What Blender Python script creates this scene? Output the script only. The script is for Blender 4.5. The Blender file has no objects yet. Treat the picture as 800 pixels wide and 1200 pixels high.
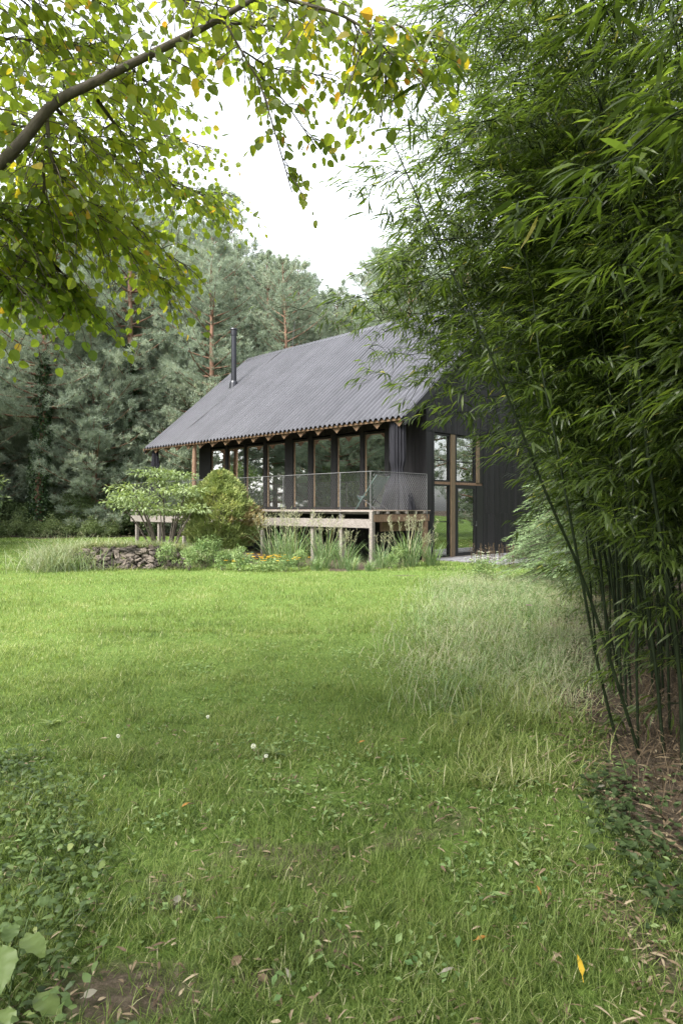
import bpy, math
import numpy as np
R = np.random.default_rng(7)
rad = math.radians
scene = bpy.context.scene
COL = scene.collection
CAMH, F, HOR = 1.62, 800.0, 595.0

def pt(u, v, Y):
    """photo position + distance -> world point"""
    return np.array([(u - 400) / F * Y, Y, CAMH + (HOR - v) / F * Y])

def nrm(a):
    a = np.asarray(a, float)
    return a / np.maximum(np.linalg.norm(a, axis=-1, keepdims=True), 1e-9)

# ------------------------------------------------------------------ noise
_tab = np.random.default_rng(3).random((256, 256))
def vnoise(x, y, sc=1.0, off=0.0):
    x = np.asarray(x, float) * sc + 57.3 + off * 13.7; y = np.asarray(y, float) * sc + 91.1 + off * 7.9
    xi = np.floor(x).astype(int); yi = np.floor(y).astype(int)
    fx = x - xi; fy = y - yi
    fx = fx * fx * (3 - 2 * fx); fy = fy * fy * (3 - 2 * fy)
    g = lambda a, b: _tab[a % 256, b % 256]
    return (g(xi, yi) * (1 - fx) + g(xi + 1, yi) * fx) * (1 - fy) + (g(xi, yi + 1) * (1 - fx) + g(xi + 1, yi + 1) * fx) * fy
def fbm(x, y, sc=1.0, off=0.0):
    return (vnoise(x, y, sc, off) + .5 * vnoise(x, y, sc * 2.1, off + 1) + .25 * vnoise(x, y, sc * 4.3, off + 2)) / 1.75

# ------------------------------------------------------------------ materials
def new_mat(name):
    m = bpy.data.materials.new(name); m.use_nodes = True
    nt = m.node_tree; nt.nodes.clear()
    return m, nt, nt.nodes, nt.links
def ramp(N, stops):
    r = N.new('ShaderNodeValToRGB'); e = r.color_ramp.elements
    while len(e) < len(stops): e.new(.5)
    for k, (p, c) in enumerate(stops):
        e[k].position = p; e[k].color = (*c, 1)
    return r
def leaf_mat(name, stops, trans=.4, rough=.5, spec=.3, tcol=1.5, tint=(1.0, 1.0, .6)):
    """foliage: per-leaf tint from the 'rnd' attribute, diffuse + light passing through"""
    m, nt, N, L = new_mat(name)
    at = N.new('ShaderNodeAttribute'); at.attribute_name = 'rnd'
    cr = ramp(N, stops); L.new(at.outputs['Fac'], cr.inputs['Fac'])
    p = N.new('ShaderNodeBsdfPrincipled'); p.inputs['Roughness'].default_value = rough
    p.inputs['Specular IOR Level'].default_value = spec
    L.new(cr.outputs['Color'], p.inputs['Base Color'])
    mul = N.new('ShaderNodeMix'); mul.data_type = 'RGBA'; mul.blend_type = 'MULTIPLY'
    mul.inputs['Factor'].default_value = 1
    L.new(cr.outputs['Color'], mul.inputs['A']); mul.inputs['B'].default_value = (tcol * tint[0], tcol * tint[1], tcol * tint[2], 1)
    t = N.new('ShaderNodeBsdfTranslucent'); L.new(mul.outputs['Result'], t.inputs['Color'])
    mx = N.new('ShaderNodeMixShader'); mx.inputs['Fac'].default_value = trans
    L.new(p.outputs[0], mx.inputs[1]); L.new(t.outputs[0], mx.inputs[2])
    o = N.new('ShaderNodeOutputMaterial'); L.new(mx.outputs[0], o.inputs['Surface'])
    return m
def solid_mat(name, c1, c2, scale=8, rough=.7, spec=.3, metal=0, bump=.2, stretch=(1, 1, 1), detail=6, use_rnd=False, coat=0):
    m, nt, N, L = new_mat(name)
    tc = N.new('ShaderNodeTexCoord'); mp = N.new('ShaderNodeMapping'); mp.inputs['Scale'].default_value = stretch
    L.new(tc.outputs['Object'], mp.inputs['Vector'])
    nz = N.new('ShaderNodeTexNoise'); nz.inputs['Scale'].default_value = scale; nz.inputs['Detail'].default_value = detail
    nz.inputs['Roughness'].default_value = .65
    L.new(mp.outputs[0], nz.inputs['Vector'])
    cr = ramp(N, [(.3, c1), (.7, c2)])
    if use_rnd:
        at = N.new('ShaderNodeAttribute'); at.attribute_name = 'rnd'
        ma = N.new('ShaderNodeMath'); ma.operation = 'MULTIPLY_ADD'; ma.inputs[1].default_value = .6; 
        L.new(at.outputs['Fac'], ma.inputs[0])
        mb = N.new('ShaderNodeMath'); mb.operation = 'SUBTRACT'; mb.inputs[1].default_value = .3
        L.new(nz.outputs['Fac'], mb.inputs[0]); L.new(mb.outputs[0], ma.inputs[2])
        L.new(ma.outputs[0], cr.inputs['Fac'])
    else:
        L.new(nz.outputs['Fac'], cr.inputs['Fac'])
    p = N.new('ShaderNodeBsdfPrincipled')
    L.new(cr.outputs['Color'], p.inputs['Base Color'])
    p.inputs['Roughness'].default_value = rough; p.inputs['Specular IOR Level'].default_value = spec; p.inputs['Metallic'].default_value = metal
    p.inputs['Coat Weight'].default_value = coat
    if bump:
        b = N.new('ShaderNodeBump'); b.inputs['Strength'].default_value = bump; b.inputs['Distance'].default_value = .02
        L.new(nz.outputs['Fac'], b.inputs['Height']); L.new(b.outputs[0], p.inputs['Normal'])
    o = N.new('ShaderNodeOutputMaterial'); L.new(p.outputs[0], o.inputs['Surface'])
    return m

M = {}
M['grass'] = leaf_mat('grass blades', [(0, (.036, .064, .012)), (.45, (.128, .176, .042)), (.8, (.205, .245, .085)), (1, (.38, .36, .23))], .42, .55, .2, 1.5)
M['meadow'] = leaf_mat('meadow grass', [(0, (.075, .12, .045)), (.4, (.16, .205, .105)), (.75, (.26, .275, .175)), (1, (.35, .32, .23))], .35, .6, .2, 1.2)
M['bamboo_leaf'] = leaf_mat('bamboo leaf', [(0, (.020, .034, .007)), (.5, (.044, .068, .012)), (.9, (.090, .122, .022)), (1, (.20, .18, .05))], .48, .42, .38, 2.7)
M['bamboo_culm'] = solid_mat('bamboo culm', (.006, .010, .004), (.016, .024, .009), 5, .7, .12, bump=.05)
M['bamboo_twig'] = solid_mat('bamboo twig', (.05, .075, .025), (.09, .11, .04), 9, .6, bump=0)
M['tree_leaf'] = leaf_mat('round leaf', [(0, (.070, .105, .026)), (.45, (.130, .165, .026)), (.86, (.195, .205, .030)), (.95, (.35, .26, .03)), (1, (.26, .12, .03))], .64, .5, .3, 2.7, (1, 1, .5))
M['tree_bark'] = solid_mat('grey brown bark', (.045, .038, .03), (.12, .10, .08), 18, .85, bump=.6, stretch=(1, 1, .4))
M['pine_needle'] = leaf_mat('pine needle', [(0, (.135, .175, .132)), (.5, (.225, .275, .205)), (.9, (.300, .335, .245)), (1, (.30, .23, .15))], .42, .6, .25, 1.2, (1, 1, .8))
M['pine_bark'] = solid_mat('pine bark', (.10, .060, .042), (.25, .145, .095), 5, .9, bump=.8, stretch=(1, 1, .5))
M['ivy'] = leaf_mat('ivy leaf', [(0, (.012, .028, .010)), (.7, (.030, .060, .018)), (1, (.06, .10, .03))], .2, .45, .35, 1.2)
M['dark_shrub'] = leaf_mat('evergreen shrub leaf', [(0, (.055, .085, .034)), (.6, (.105, .150, .060)), (1, (.19, .23, .10))], .3, .5, .3, 1.4)
M['mid_shrub'] = leaf_mat('broad shrub leaf', [(0, (.06, .11, .03)), (.6, (.11, .18, .05)), (1, (.2, .26, .09))], .4, .5, .3, 1.4)
M['pale_shrub'] = leaf_mat('pale shrub leaf', [(0, (.09, .13, .045)), (.6, (.165, .215, .09)), (1, (.29, .33, .18))], .38, .5, .3, 1.3)
M['gold_conifer'] = leaf_mat('golden conifer spray', [(0, (.08, .12, .035)), (.5, (.19, .235, .080)), (.85, (.31, .335, .13)), (1, (.28, .22, .11))], .25, .6, .2, 1.2)
M['gold_brown'] = leaf_mat('browned conifer spray', [(0, (.11, .10, .04)), (.5, (.19, .155, .068)), (1, (.27, .215, .105))], .2, .7, .1, 1.1)
M['spruce'] = leaf_mat('spruce needle', [(0, (.06, .10, .045)), (.5, (.13, .19, .09)), (1, (.26, .32, .17))], .3, .5, .35, 1.3)
M['reed'] = leaf_mat('reed grass', [(0, (.07, .13, .05)), (.5, (.14, .21, .09)), (.85, (.24, .29, .14)), (1, (.36, .30, .18))], .35, .55, .25, 1.2)
M['herb'] = leaf_mat('herb leaf', [(0, (.07, .13, .045)), (.5, (.15, .22, .08)), (1, (.27, .33, .15))], .35, .6, .2, 1.2)
M['weed'] = leaf_mat('weed leaf', [(0, (.035, .060, .018)), (.5, (.075, .120, .032)), (.85, (.14, .19, .06)), (1, (.24, .28, .10))], .35, .42, .35, 1.4)
M['ground_ivy'] = leaf_mat('ground ivy leaf', [(0, (.018, .032, .010)), (.6, (.038, .060, .020)), (1, (.08, .10, .045))], .2, .55, .2, 1.2)
M['yellow'] = leaf_mat('yellow petal', [(0, (.60, .33, .02)), (1, (.75, .50, .03))], .3, .6, .2, 1)
M['pink'] = leaf_mat('pink petal', [(0, (.40, .10, .30)), (1, (.55, .2, .42))], .3, .6, .2, 1)
M['white_petal'] = leaf_mat('white petal', [(0, (.62, .62, .55)), (1, (.8, .8, .74))], .3, .6, .2, 1)
M['dead_leaf'] = leaf_mat('dead leaf', [(0, (.06, .04, .026)), (.5, (.14, .10, .062)), (1, (.30, .245, .165))], .15, .7, .2, 1)
M['yellow_leaf'] = leaf_mat('yellow dead leaf', [(0, (.42, .27, .02)), (1, (.50, .34, .04))], .3, .6, .25, 1)
M['orange_leaf'] = leaf_mat('orange dead leaf', [(0, (.28, .13, .03)), (1, (.36, .18, .05))], .25, .6, .25, 1)
M['grey_leaf'] = leaf_mat('pale dead leaf', [(0, (.17, .155, .12)), (1, (.28, .26, .21))], .2, .6, .25, 1)
M['dry_stem'] = leaf_mat('dry stalk', [(0, (.045, .032, .020)), (.5, (.095, .068, .042)), (1, (.20, .155, .10))], .2, .7, .2, 1)
M['soil'] = solid_mat('soil', (.055, .040, .028), (.15, .115, .08), 14, .95, .1, bump=.8)
M['charred'] = solid_mat('charred boards', (.0045, .0045, .005), (.012, .011, .0125), 3, .6, .25, bump=.35, stretch=(9, 9, .6), use_rnd=True)
M['black_frame'] = solid_mat('black painted timber', (.004, .004, .0045), (.007, .007, .0075), 10, .5, .3, bump=.05)
M['wood'] = solid_mat('pine plywood', (.060, .036, .019), (.11, .068, .036), 4, .6, .3, bump=.1, stretch=(3, 3, 12))
M['wood_frame'] = solid_mat('oiled timber frame', (.070, .049, .029), (.125, .090, .054), 5, .55, .3, bump=.1, stretch=(8, 8, 1))
M['grey_wood'] = solid_mat('whitewashed weathered timber', (.095, .080, .070), (.215, .195, .175), 6, .8, .2, bump=.4, stretch=(2, 2, 9))
M['brown_wood'] = solid_mat('weathered brown timber', (.085, .052, .034), (.19, .125, .082), 6, .8, .2, bump=.4, stretch=(4, 4, 2))
M['deck_wood'] = solid_mat('deck board', (.17, .13, .10), (.32, .26, .21), 6, .8, .2, bump=.3)
M['roof'] = solid_mat('grey corrugated sheet', (.024, .024, .028), (.040, .040, .046), 1.3, .34, .5, metal=.0, bump=.03, use_rnd=True)
M['steel'] = solid_mat('galvanised wire', (.075, .075, .075), (.12, .12, .12), 20, .5, .5, metal=.4, bump=0)
M['flue'] = solid_mat('dark flue steel', (.010, .011, .014), (.018, .019, .024), 6, .4, .5, metal=.4, bump=.03)
M['fabric'] = solid_mat('charcoal fabric', (.009, .009, .011), (.020, .020, .024), 9, .9, .1, bump=.15, stretch=(1, 1, .2))
M['teal'] = solid_mat('faded green canvas', (.055, .085, .078), (.085, .12, .11), 9, .9, .1, bump=.1)
M['inner'] = solid_mat('room lining', (.09, .075, .06), (.15, .125, .10), 3, .8, .2, bump=0)
M['inner_floor'] = solid_mat('room floor', (.12, .10, .08), (.18, .15, .12), 3, .6, .3, bump=0)
M['paving'] = solid_mat('grey paving', (.10, .10, .105), (.17, .17, .175), 5, .85, .2, bump=.2)
M['rock'] = solid_mat('dark fieldstone', (.030, .026, .022), (.105, .088, .072), 7, .9, .2, bump=.9, use_rnd=True)

def glass_mat():
    m, nt, N, L = new_mat('window glass')
    fr = N.new('ShaderNodeFresnel'); fr.inputs['IOR'].default_value = 1.5
    ma = N.new('ShaderNodeMath'); ma.operation = 'MULTIPLY_ADD'; ma.inputs[1].default_value = 4.0; ma.inputs[2].default_value = .04
    ma.use_clamp = True
    L.new(fr.outputs[0], ma.inputs[0])
    tr = N.new('ShaderNodeBsdfTransparent'); tr.inputs[0].default_value = (.80, .84, .80, 1)
    gl = N.new('ShaderNodeBsdfGlossy'); gl.inputs['Roughness'].default_value = .015; gl.inputs[0].default_value = (.95, .97, .95, 1)
    mx = N.new('ShaderNodeMixShader'); L.new(ma.outputs[0], mx.inputs[0]); L.new(tr.outputs[0], mx.inputs[1]); L.new(gl.outputs[0], mx.inputs[2])
    o = N.new('ShaderNodeOutputMaterial'); L.new(mx.outputs[0], o.inputs[0])
    return m
M['glass'] = glass_mat()

def ground_mat():
    m, nt, N, L = new_mat('lawn soil and thatch')
    tc = N.new('ShaderNodeTexCoord')
    n1 = N.new('ShaderNodeTexNoise'); n1.inputs['Scale'].default_value = 22; n1.inputs['Detail'].default_value = 8; n1.inputs['Roughness'].default_value = .7
    n2 = N.new('ShaderNodeTexNoise'); n2.inputs['Scale'].default_value = 1.2; n2.inputs['Detail'].default_value = 5
    for n in (n1, n2): L.new(tc.outputs['Object'], n.inputs['Vector'])
    g = ramp(N, [(.3, (.045, .075, .016)), (.55, (.085, .135, .028)), (.75, (.14, .18, .06))]); L.new(n1.outputs['Fac'], g.inputs['Fac'])
    s = ramp(N, [(.3, (.025, .019, .014)), (.5, (.060, .047, .034)), (.72, (.13, .105, .078))]); L.new(n1.outputs['Fac'], s.inputs['Fac'])
    at = N.new('ShaderNodeAttribute'); at.attribute_name = 'rnd'
    ad = N.new('ShaderNodeMath'); ad.operation = 'MULTIPLY_ADD'; ad.inputs[1].default_value = 1.5; ad.use_clamp = True; L.new(n1.outputs['Fac'], ad.inputs[0])
    sb = N.new('ShaderNodeMath'); sb.operation = 'MULTIPLY_ADD'; sb.inputs[1].default_value = 1.5; sb.inputs[2].default_value = -1.1; L.new(at.outputs['Fac'], sb.inputs[0]); L.new(sb.outputs[0], ad.inputs[2])
    mx = N.new('ShaderNodeMix'); mx.data_type = 'RGBA'
    L.new(ad.outputs[0], mx.inputs['Factor']); L.new(g.outputs['Color'], mx.inputs['A']); L.new(s.outputs['Color'], mx.inputs['B'])
    p = N.new('ShaderNodeBsdfPrincipled'); p.inputs['Roughness'].default_value = .95; p.inputs['Specular IOR Level'].default_value = .1
    L.new(mx.outputs['Result'], p.inputs['Base Color'])
    b = N.new('ShaderNodeBump'); b.inputs['Strength'].default_value = .8; b.inputs['Distance'].default_value = .03
    L.new(n1.outputs['Fac'], b.inputs['Height']); L.new(b.outputs[0], p.inputs['Normal'])
    o = N.new('ShaderNodeOutputMaterial'); L.new(p.outputs[0], o.inputs[0])
    return m
M['ground'] = ground_mat()

# ------------------------------------------------------------------ mesh builder
LANCE = (np.array([[0, 0, 0], [.3, -.5, .05], [.3, .5, .05], [.68, -.36, 0], [.68, .36, 0], [1, 0, -.12]]),
         [[0, 1, 2], [3, 5, 4]], [[1, 3, 4, 2]])
ROUND = (np.array([[0, 0, 0], [.12, -.36, .05], [.42, -.5, .08], [.75, -.33, .03], [1, 0, -.06], [.75, .33, .03], [.42, .5, .08], [.12, .36, .05], [.45, 0, -.04]]),
         [[8, 0, 1], [8, 1, 2], [8, 2, 3], [8, 3, 4], [8, 4, 5], [8, 5, 6], [8, 6, 7], [8, 7, 0]], [])
OVAL = (np.array([[0, 0, 0], [.45, -.5, .06], [1, 0, -.08], [.45, .5, .06]]), [[0, 1, 2], [0, 2, 3]], [])
NEEDLE = (np.array([[0, -.5, 0], [0, .5, 0], [1, 0, 0]]), [[0, 1, 2]], [])
BLADE = (np.array([[0, -.5, 0], [0, .5, 0], [.5, -.42, .10], [.5, .42, .10], [1, 0, .42]]), [[2, 4, 3]], [[0, 2, 3, 1]])
LONG = (np.array([[0, -.5, 0], [0, .5, 0], [.3, -.5, .03], [.3, .5, .03], [.6, -.45, .13], [.6, .45, .13], [.85, -.3, .29], [.85, .3, .29], [1, 0, .44]]),
        [[6, 8, 7]], [[0, 2, 3, 1], [2, 4, 5, 3], [4, 6, 7, 5]])

class MB:
    def __init__(s): s.v = []; s.t = []; s.q = []; s.r = []; s.n = 0
    def add(s, v, tris=None, quads=None, rnd=.5):
        v = np.asarray(v, float).reshape(-1, 3)
        if tris is not None and len(tris): s.t.append(np.asarray(tris, int).reshape(-1, 3) + s.n)
        if quads is not None and len(quads): s.q.append(np.asarray(quads, int).reshape(-1, 4) + s.n)
        s.v.append(v); s.r.append(np.broadcast_to(np.asarray(rnd, float), (len(v),)).copy()); s.n += len(v); return s
    def cards(s, pos, axis, normal, L, W, tpl, rnd=None):
        pos = np.atleast_2d(pos); n = len(pos)
        if n == 0: return s
        a = nrm(np.broadcast_to(axis, (n, 3))); nn = np.broadcast_to(normal, (n, 3))
        side = nrm(np.cross(a, nn) + 1e-6); nn = np.cross(side, a)
        L = np.broadcast_to(L, (n,))[:, None, None]; W = np.broadcast_to(W, (n,))[:, None, None]
        T, tr, qd = tpl; k = len(T)
        v = pos[:, None, :] + a[:, None, :] * (T[None, :, 0:1] * L) + side[:, None, :] * (T[None, :, 1:2] * W) + nn[:, None, :] * (T[None, :, 2:3] * L)
        base = (np.arange(n) * k)[:, None, None]
        if rnd is None: rnd = R.random(n)
        rr = np.repeat(np.broadcast_to(rnd, (n,)), k)
        s.add(v.reshape(-1, 3), (base + np.array(tr)[None]).reshape(-1, 3) if len(tr) else None,
              (base + np.array(qd)[None]).reshape(-1, 4) if len(qd) else None, rr)
        return s
    def tube(s, p, r, sides=5, rnd=.5, cap=True):
        p = np.asarray(p, float); n = len(p); r = np.broadcast_to(r, (n,))
        d = nrm(np.gradient(p, axis=0))
        up = np.array([0, 0, 1.]) if abs(d[0, 2]) < .9 else np.array([1., 0, 0])
        x = nrm(np.cross(d, up)); y = np.cross(d, x)
        an = np.arange(sides) * 2 * np.pi / sides
        v = p[:, None] + r[:, None, None] * (np.cos(an)[None, :, None] * x[:, None] + np.sin(an)[None, :, None] * y[:, None])
        i = np.arange(n - 1)[:, None] * sides; j = np.arange(sides)[None]; j2 = (j + 1) % sides
        q = np.stack([i + j, i + j2, i + sides + j2, i + sides + j], -1).reshape(-1, 4)
        s.add(v.reshape(-1, 3), None, q, rnd)
        if cap and sides >= 3:
            for k0, rev in ((0, True), ((n - 1) * sides, False)):
                f = [[0, k, k + 1] for k in range(1, sides - 1)]
                ring = v.reshape(-1, 3)[k0:k0 + sides]
                s.add(ring, [t[::-1] for t in f] if rev else f, None, rnd)
        return s
    def box(s, c, ax, ay, az, rnd=.5):
        """c: a corner; ax, ay, az: edge vectors"""
        c, ax, ay, az = (np.asarray(a, float) for a in (c, ax, ay, az))
        v = [c, c + ax, c + ax + ay, c + ay, c + az, c + ax + az, c + ax + ay + az, c + ay + az]
        return s.add(v, None, [[0, 3, 2, 1], [4, 5, 6, 7], [0, 1, 5, 4], [1, 2, 6, 5], [2, 3, 7, 6], [3, 0, 4, 7]], rnd)
    def mesh(s, name, smooth=False):
        V = np.concatenate(s.v) if s.v else np.zeros((0, 3))
        T = np.concatenate(s.t) if s.t else np.zeros((0, 3), int); Q = np.concatenate(s.q) if s.q else np.zeros((0, 4), int)
        me = bpy.data.meshes.new(name)
        me.vertices.add(len(V)); me.vertices.foreach_set('co', V.astype(np.float32).ravel())
        li = np.concatenate([T.ravel(), Q.ravel()]).astype(np.int32)
        me.loops.add(len(li)); me.loops.foreach_set('vertex_index', li)
        st = np.concatenate([np.arange(len(T)) * 3, len(T) * 3 + np.arange(len(Q)) * 4]).astype(np.int32)
        me.polygons.add(len(st)); me.polygons.foreach_set('loop_start', st)
        me.polygons.foreach_set('use_smooth', np.full(len(st), smooth, bool))
        at = me.attributes.new('rnd', 'FLOAT', 'POINT'); at.data.foreach_set('value', np.concatenate(s.r).astype(np.float32))
        me.update(calc_edges=True); me.validate()
        return me
    def build(s, name, mat, parent=None, smooth=False, loc=None, local=False):
        """loc: world origin of a top-level mesh whose vertices are in world space"""
        if loc is not None:
            loc = np.asarray(loc, float); s.v = [v - loc for v in s.v]
        elif parent is not None and not local:
            off = np.zeros(3); q = parent
            while q is not None: off = off + np.array(q.location); q = q.parent
            if np.abs(off).max() > 0: s.v = [v - off for v in s.v]
        me = s.mesh(name, smooth); me.materials.append(mat if not isinstance(mat, str) else M[mat])
        o = bpy.data.objects.new(name, me); COL.objects.link(o)
        if parent is not None: o.parent = parent
        if loc is not None: o.location = loc
        return o

def tag(o, label=None, cat=None, group=None, kind=None):
    if label: o['label'] = label
    if cat: o['category'] = cat
    if group: o['group'] = group
    if kind: o['kind'] = kind
    return o
def thing(name, label, cat, loc=(0, 0, 0), group=None, rz=0):
    o = bpy.data.objects.new(name, None); COL.objects.link(o); o.empty_display_size = .1
    o.location = tuple(float(a) for a in loc); o.rotation_euler = (0, 0, rz)
    return tag(o, label, cat, group)
def dup(root, loc, rz=0, sc=1, label=None, group=None):
    c = root.copy(); COL.objects.link(c); c.location = tuple(float(a) for a in loc); c.rotation_euler = (0, 0, rz)
    c.scale = (sc, sc, sc) if np.isscalar(sc) else tuple(sc)
    if label: c['label'] = label
    if group: c['group'] = group
    for ch in root.children:
        k = ch.copy(); COL.objects.link(k); k.parent = c
        for g in ch.children:
            h = g.copy(); COL.objects.link(h); h.parent = k
    return c

def rdir(n, zlo=-1, zhi=1):
    z = R.uniform(zlo, zhi, n); a = R.uniform(0, 2 * np.pi, n); r = np.sqrt(np.maximum(0, 1 - z * z))
    return np.stack([r * np.cos(a), r * np.sin(a), z], 1)
def curve(pts, n=16):
    """Catmull-Rom through pts"""
    p = np.asarray(pts, float); p = np.vstack([2 * p[0] - p[1], p, 2 * p[-1] - p[-2]])
    seg = len(p) - 3; out = []
    for t in np.linspace(0, seg - 1e-6, n):
        i = int(t); f = t - i; a, b, c, d = p[i:i + 4]
        out.append(.5 * ((2 * b) + (c - a) * f + (2 * a - 5 * b + 4 * c - d) * f * f + (3 * b - a - 3 * c + d) * f ** 3))
    return np.array(out)

# ------------------------------------------------------------------ house frame
d1 = np.array([-.7053, .7089, 0]); d2 = np.array([.7089, .7053, 0]); zz = np.array([0, 0, 1.])
H0 = np.array([2.599, 20.974, 0])
def P(s, t, z): return H0 + s * d1 + t * d2 + z * zz
def st_of(x, y):
    dx = np.asarray(x) - H0[0]; dy = np.asarray(y) - H0[1]
    return dx * d1[0] + dy * d1[1], dx * d2[0] + dy * d2[1]
def s_at(u, t=0):
    k = (u - 400) / F; b = H0 + t * d2
    return (b[0] - k * b[1]) / (-d1[0] + k * d1[1])
def t_at(u, s=0):
    k = (u - 400) / F; b = H0 + s * d1
    return (k * b[1] - b[0]) / (d2[0] - k * d2[1])

TE, TAN, ZE, TR = -1.2, .80, 4.27, 5.18           # eave line, pitch, eave height, ridge line
SR0, SR1, TB = -.18, 15.02, 11.56                 # roof ends, back eave
DECK, TD = 1.55, -2.6
def zroof(t): return ZE + TAN * (t - TE) if t <= TR else ZE + TAN * (TB - t)

# ------------------------------------------------------------------ ground masks
def in_house(x, y, m=0.0):
    s, t = st_of(x, y); return (s > -m) & (s < 12.5 + m) & (t > -m) & (t < 10.4 + m)
def under_deck(x, y):
    s, t = st_of(x, y); return (s > -.2) & (s < 15.1) & (t > -2.6) & (t < 0)
def paved(x, y):
    s, t = st_of(x, y); return (s > -2.7) & (s < 0) & (t > .25) & (t < 10)
def bed(x, y):
    s, t = st_of(x, y)
    w = .25 * np.sin(s * 1.7) + .2 * np.sin(s * 3.9)
    return (s > -.9) & (s < 11.5) & (t <= -2.5) & (t > -4.15 - .9 * np.clip((s - 3) / 5, 0, 1.3) + w)
MX, MY = -5.7, 18.9
def mound_h(x, y):
    q = ((x - MX) / 2.1) ** 2
    f = np.clip(1 - q * q, 0, 1)
    b = np.where(y < 18.05 + .16 * (x - MX) ** 2, 0, np.clip((27 - y) / 8, 0, 1))
    return .58 * f * b
def forest_edge(x):            # depth of the rear lawn edge
    return 37 + 1.2 * np.sin(x * .5) + .5 * np.sin(x * 1.7)
def bamboo_floor(x, y):        # 1 inside the grove floor
    e = x - (1.50 + .30 * np.clip(y - 4.2, 0, 30)) - .10 * np.sin(y * 3)
    return np.where(y > 2.8, np.clip(e / .25 + .5, 0, 1), np.clip((e - .1) / .3, 0, 1)) * (y < 16)
def bareness(x, y):
    n = fbm(x, y, 2.2); n2 = fbm(x, y, 6.5, 5)
    b = np.clip((n * .5 + n2 * .5 - .535 + .06 * np.clip(y - 3, 0, 2)) * 6.5, 0, 1) * np.clip((5.6 - y) / 3.0, 0, 1)
    b = np.maximum(b, np.clip(1.25 - np.hypot((x + .74) / .36, (y - 2.28) / .22), 0, 1) * 1.3)
    b = np.maximum(b, np.clip(1.1 - np.hypot((x - 1.10) / .13, (y - 2.5) / .6), 0, 1) * 1.2)
    b = np.maximum(b, np.clip(1.0 - np.hypot((x + .64) / .16, (y - 2.80) / .12), 0, 1) * 1.2)
    b = np.maximum(b, np.clip(1.1 - np.hypot((x - 1.5) / .55, (y - 16.3) / .25), 0, 1))
    return np.clip(b, 0, 1)
def not_lawn(x, y):
    x = np.asarray(x, float); y = np.asarray(y, float)
    m = np.zeros(x.shape)
    m = np.maximum(m, (in_house(x, y, .1) | under_deck(x, y) | paved(x, y) | bed(x, y)) * 1.0)
    m = np.maximum(m, np.clip((y - forest_edge(x)) / .8, 0, 1))
    m = np.maximum(m, bamboo_floor(x, y))
    return m

def make_ground():
    xs = np.concatenate([[-320, -160, -80, -45], np.linspace(-26, 26, 300), [45, 80, 160, 320]])
    ys = np.concatenate([[-200, -80, -30, -10, -3], np.linspace(0, 6, 130), np.linspace(6.1, 44, 240), [60, 90, 160, 400]])
    X, Y = np.meshgrid(xs, ys)
    Z = (fbm(X, Y, .9, 9) - .5) * .05 * np.clip(1 - np.abs(X) / 40, 0, 1) * (Y < 40)
    Z = np.where(not_lawn(X, Y) > .5, Z * .3 - .01, Z)
    b = np.maximum(not_lawn(X, Y), bareness(X, Y) * .9)
    mb = MB(); nx = len(xs)
    i = (np.arange(len(ys) - 1)[:, None] * nx + np.arange(nx - 1)[None]).ravel()
    mb.add(np.stack([X, Y, Z], -1).reshape(-1, 3), None, np.stack([i, i + 1, i + nx + 1, i + nx], 1), b.ravel())
    o = mb.build('ground', 'ground', smooth=True); tag(o, kind='structure')
make_ground()
def gz(x, y):
    return (fbm(x, y, .9, 9) - .5) * .05

# paving and bed sheets
mb = MB()
for i in range(4):
    for j in range(12):
        a = P(-.06 - i * .66 - .62, .3 + j * .8, -.03); mb.box(a, d1 * .62, d2 * .76, zz * (.06 + R.uniform(0, .006)), R.random())
tag(mb.build('paving', 'paving'), kind='structure')

# garden mound behind the stone edge
def mound():
    xs = np.linspace(MX - 2.3, MX + 2.3, 60); ys = np.linspace(17.9, 27, 60)
    X, Y = np.meshgrid(xs, ys); Z = mound_h(X, Y) + np.where(mound_h(X, Y) > .02, (fbm(X, Y, 2) - .5) * .12, -.06)
    i = (np.arange(59)[:, None] * 60 + np.arange(59)[None]).ravel()
    m = MB(); m.add(np.stack([X, Y, Z], -1).reshape(-1, 3), None, np.stack([i, i + 1, i + 61, i + 60], 1), .25 + .6 * fbm(X, Y, 1.5).ravel())
    tag(m.build('garden_mound', 'ground', smooth=True), kind='structure')
mound()

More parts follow.
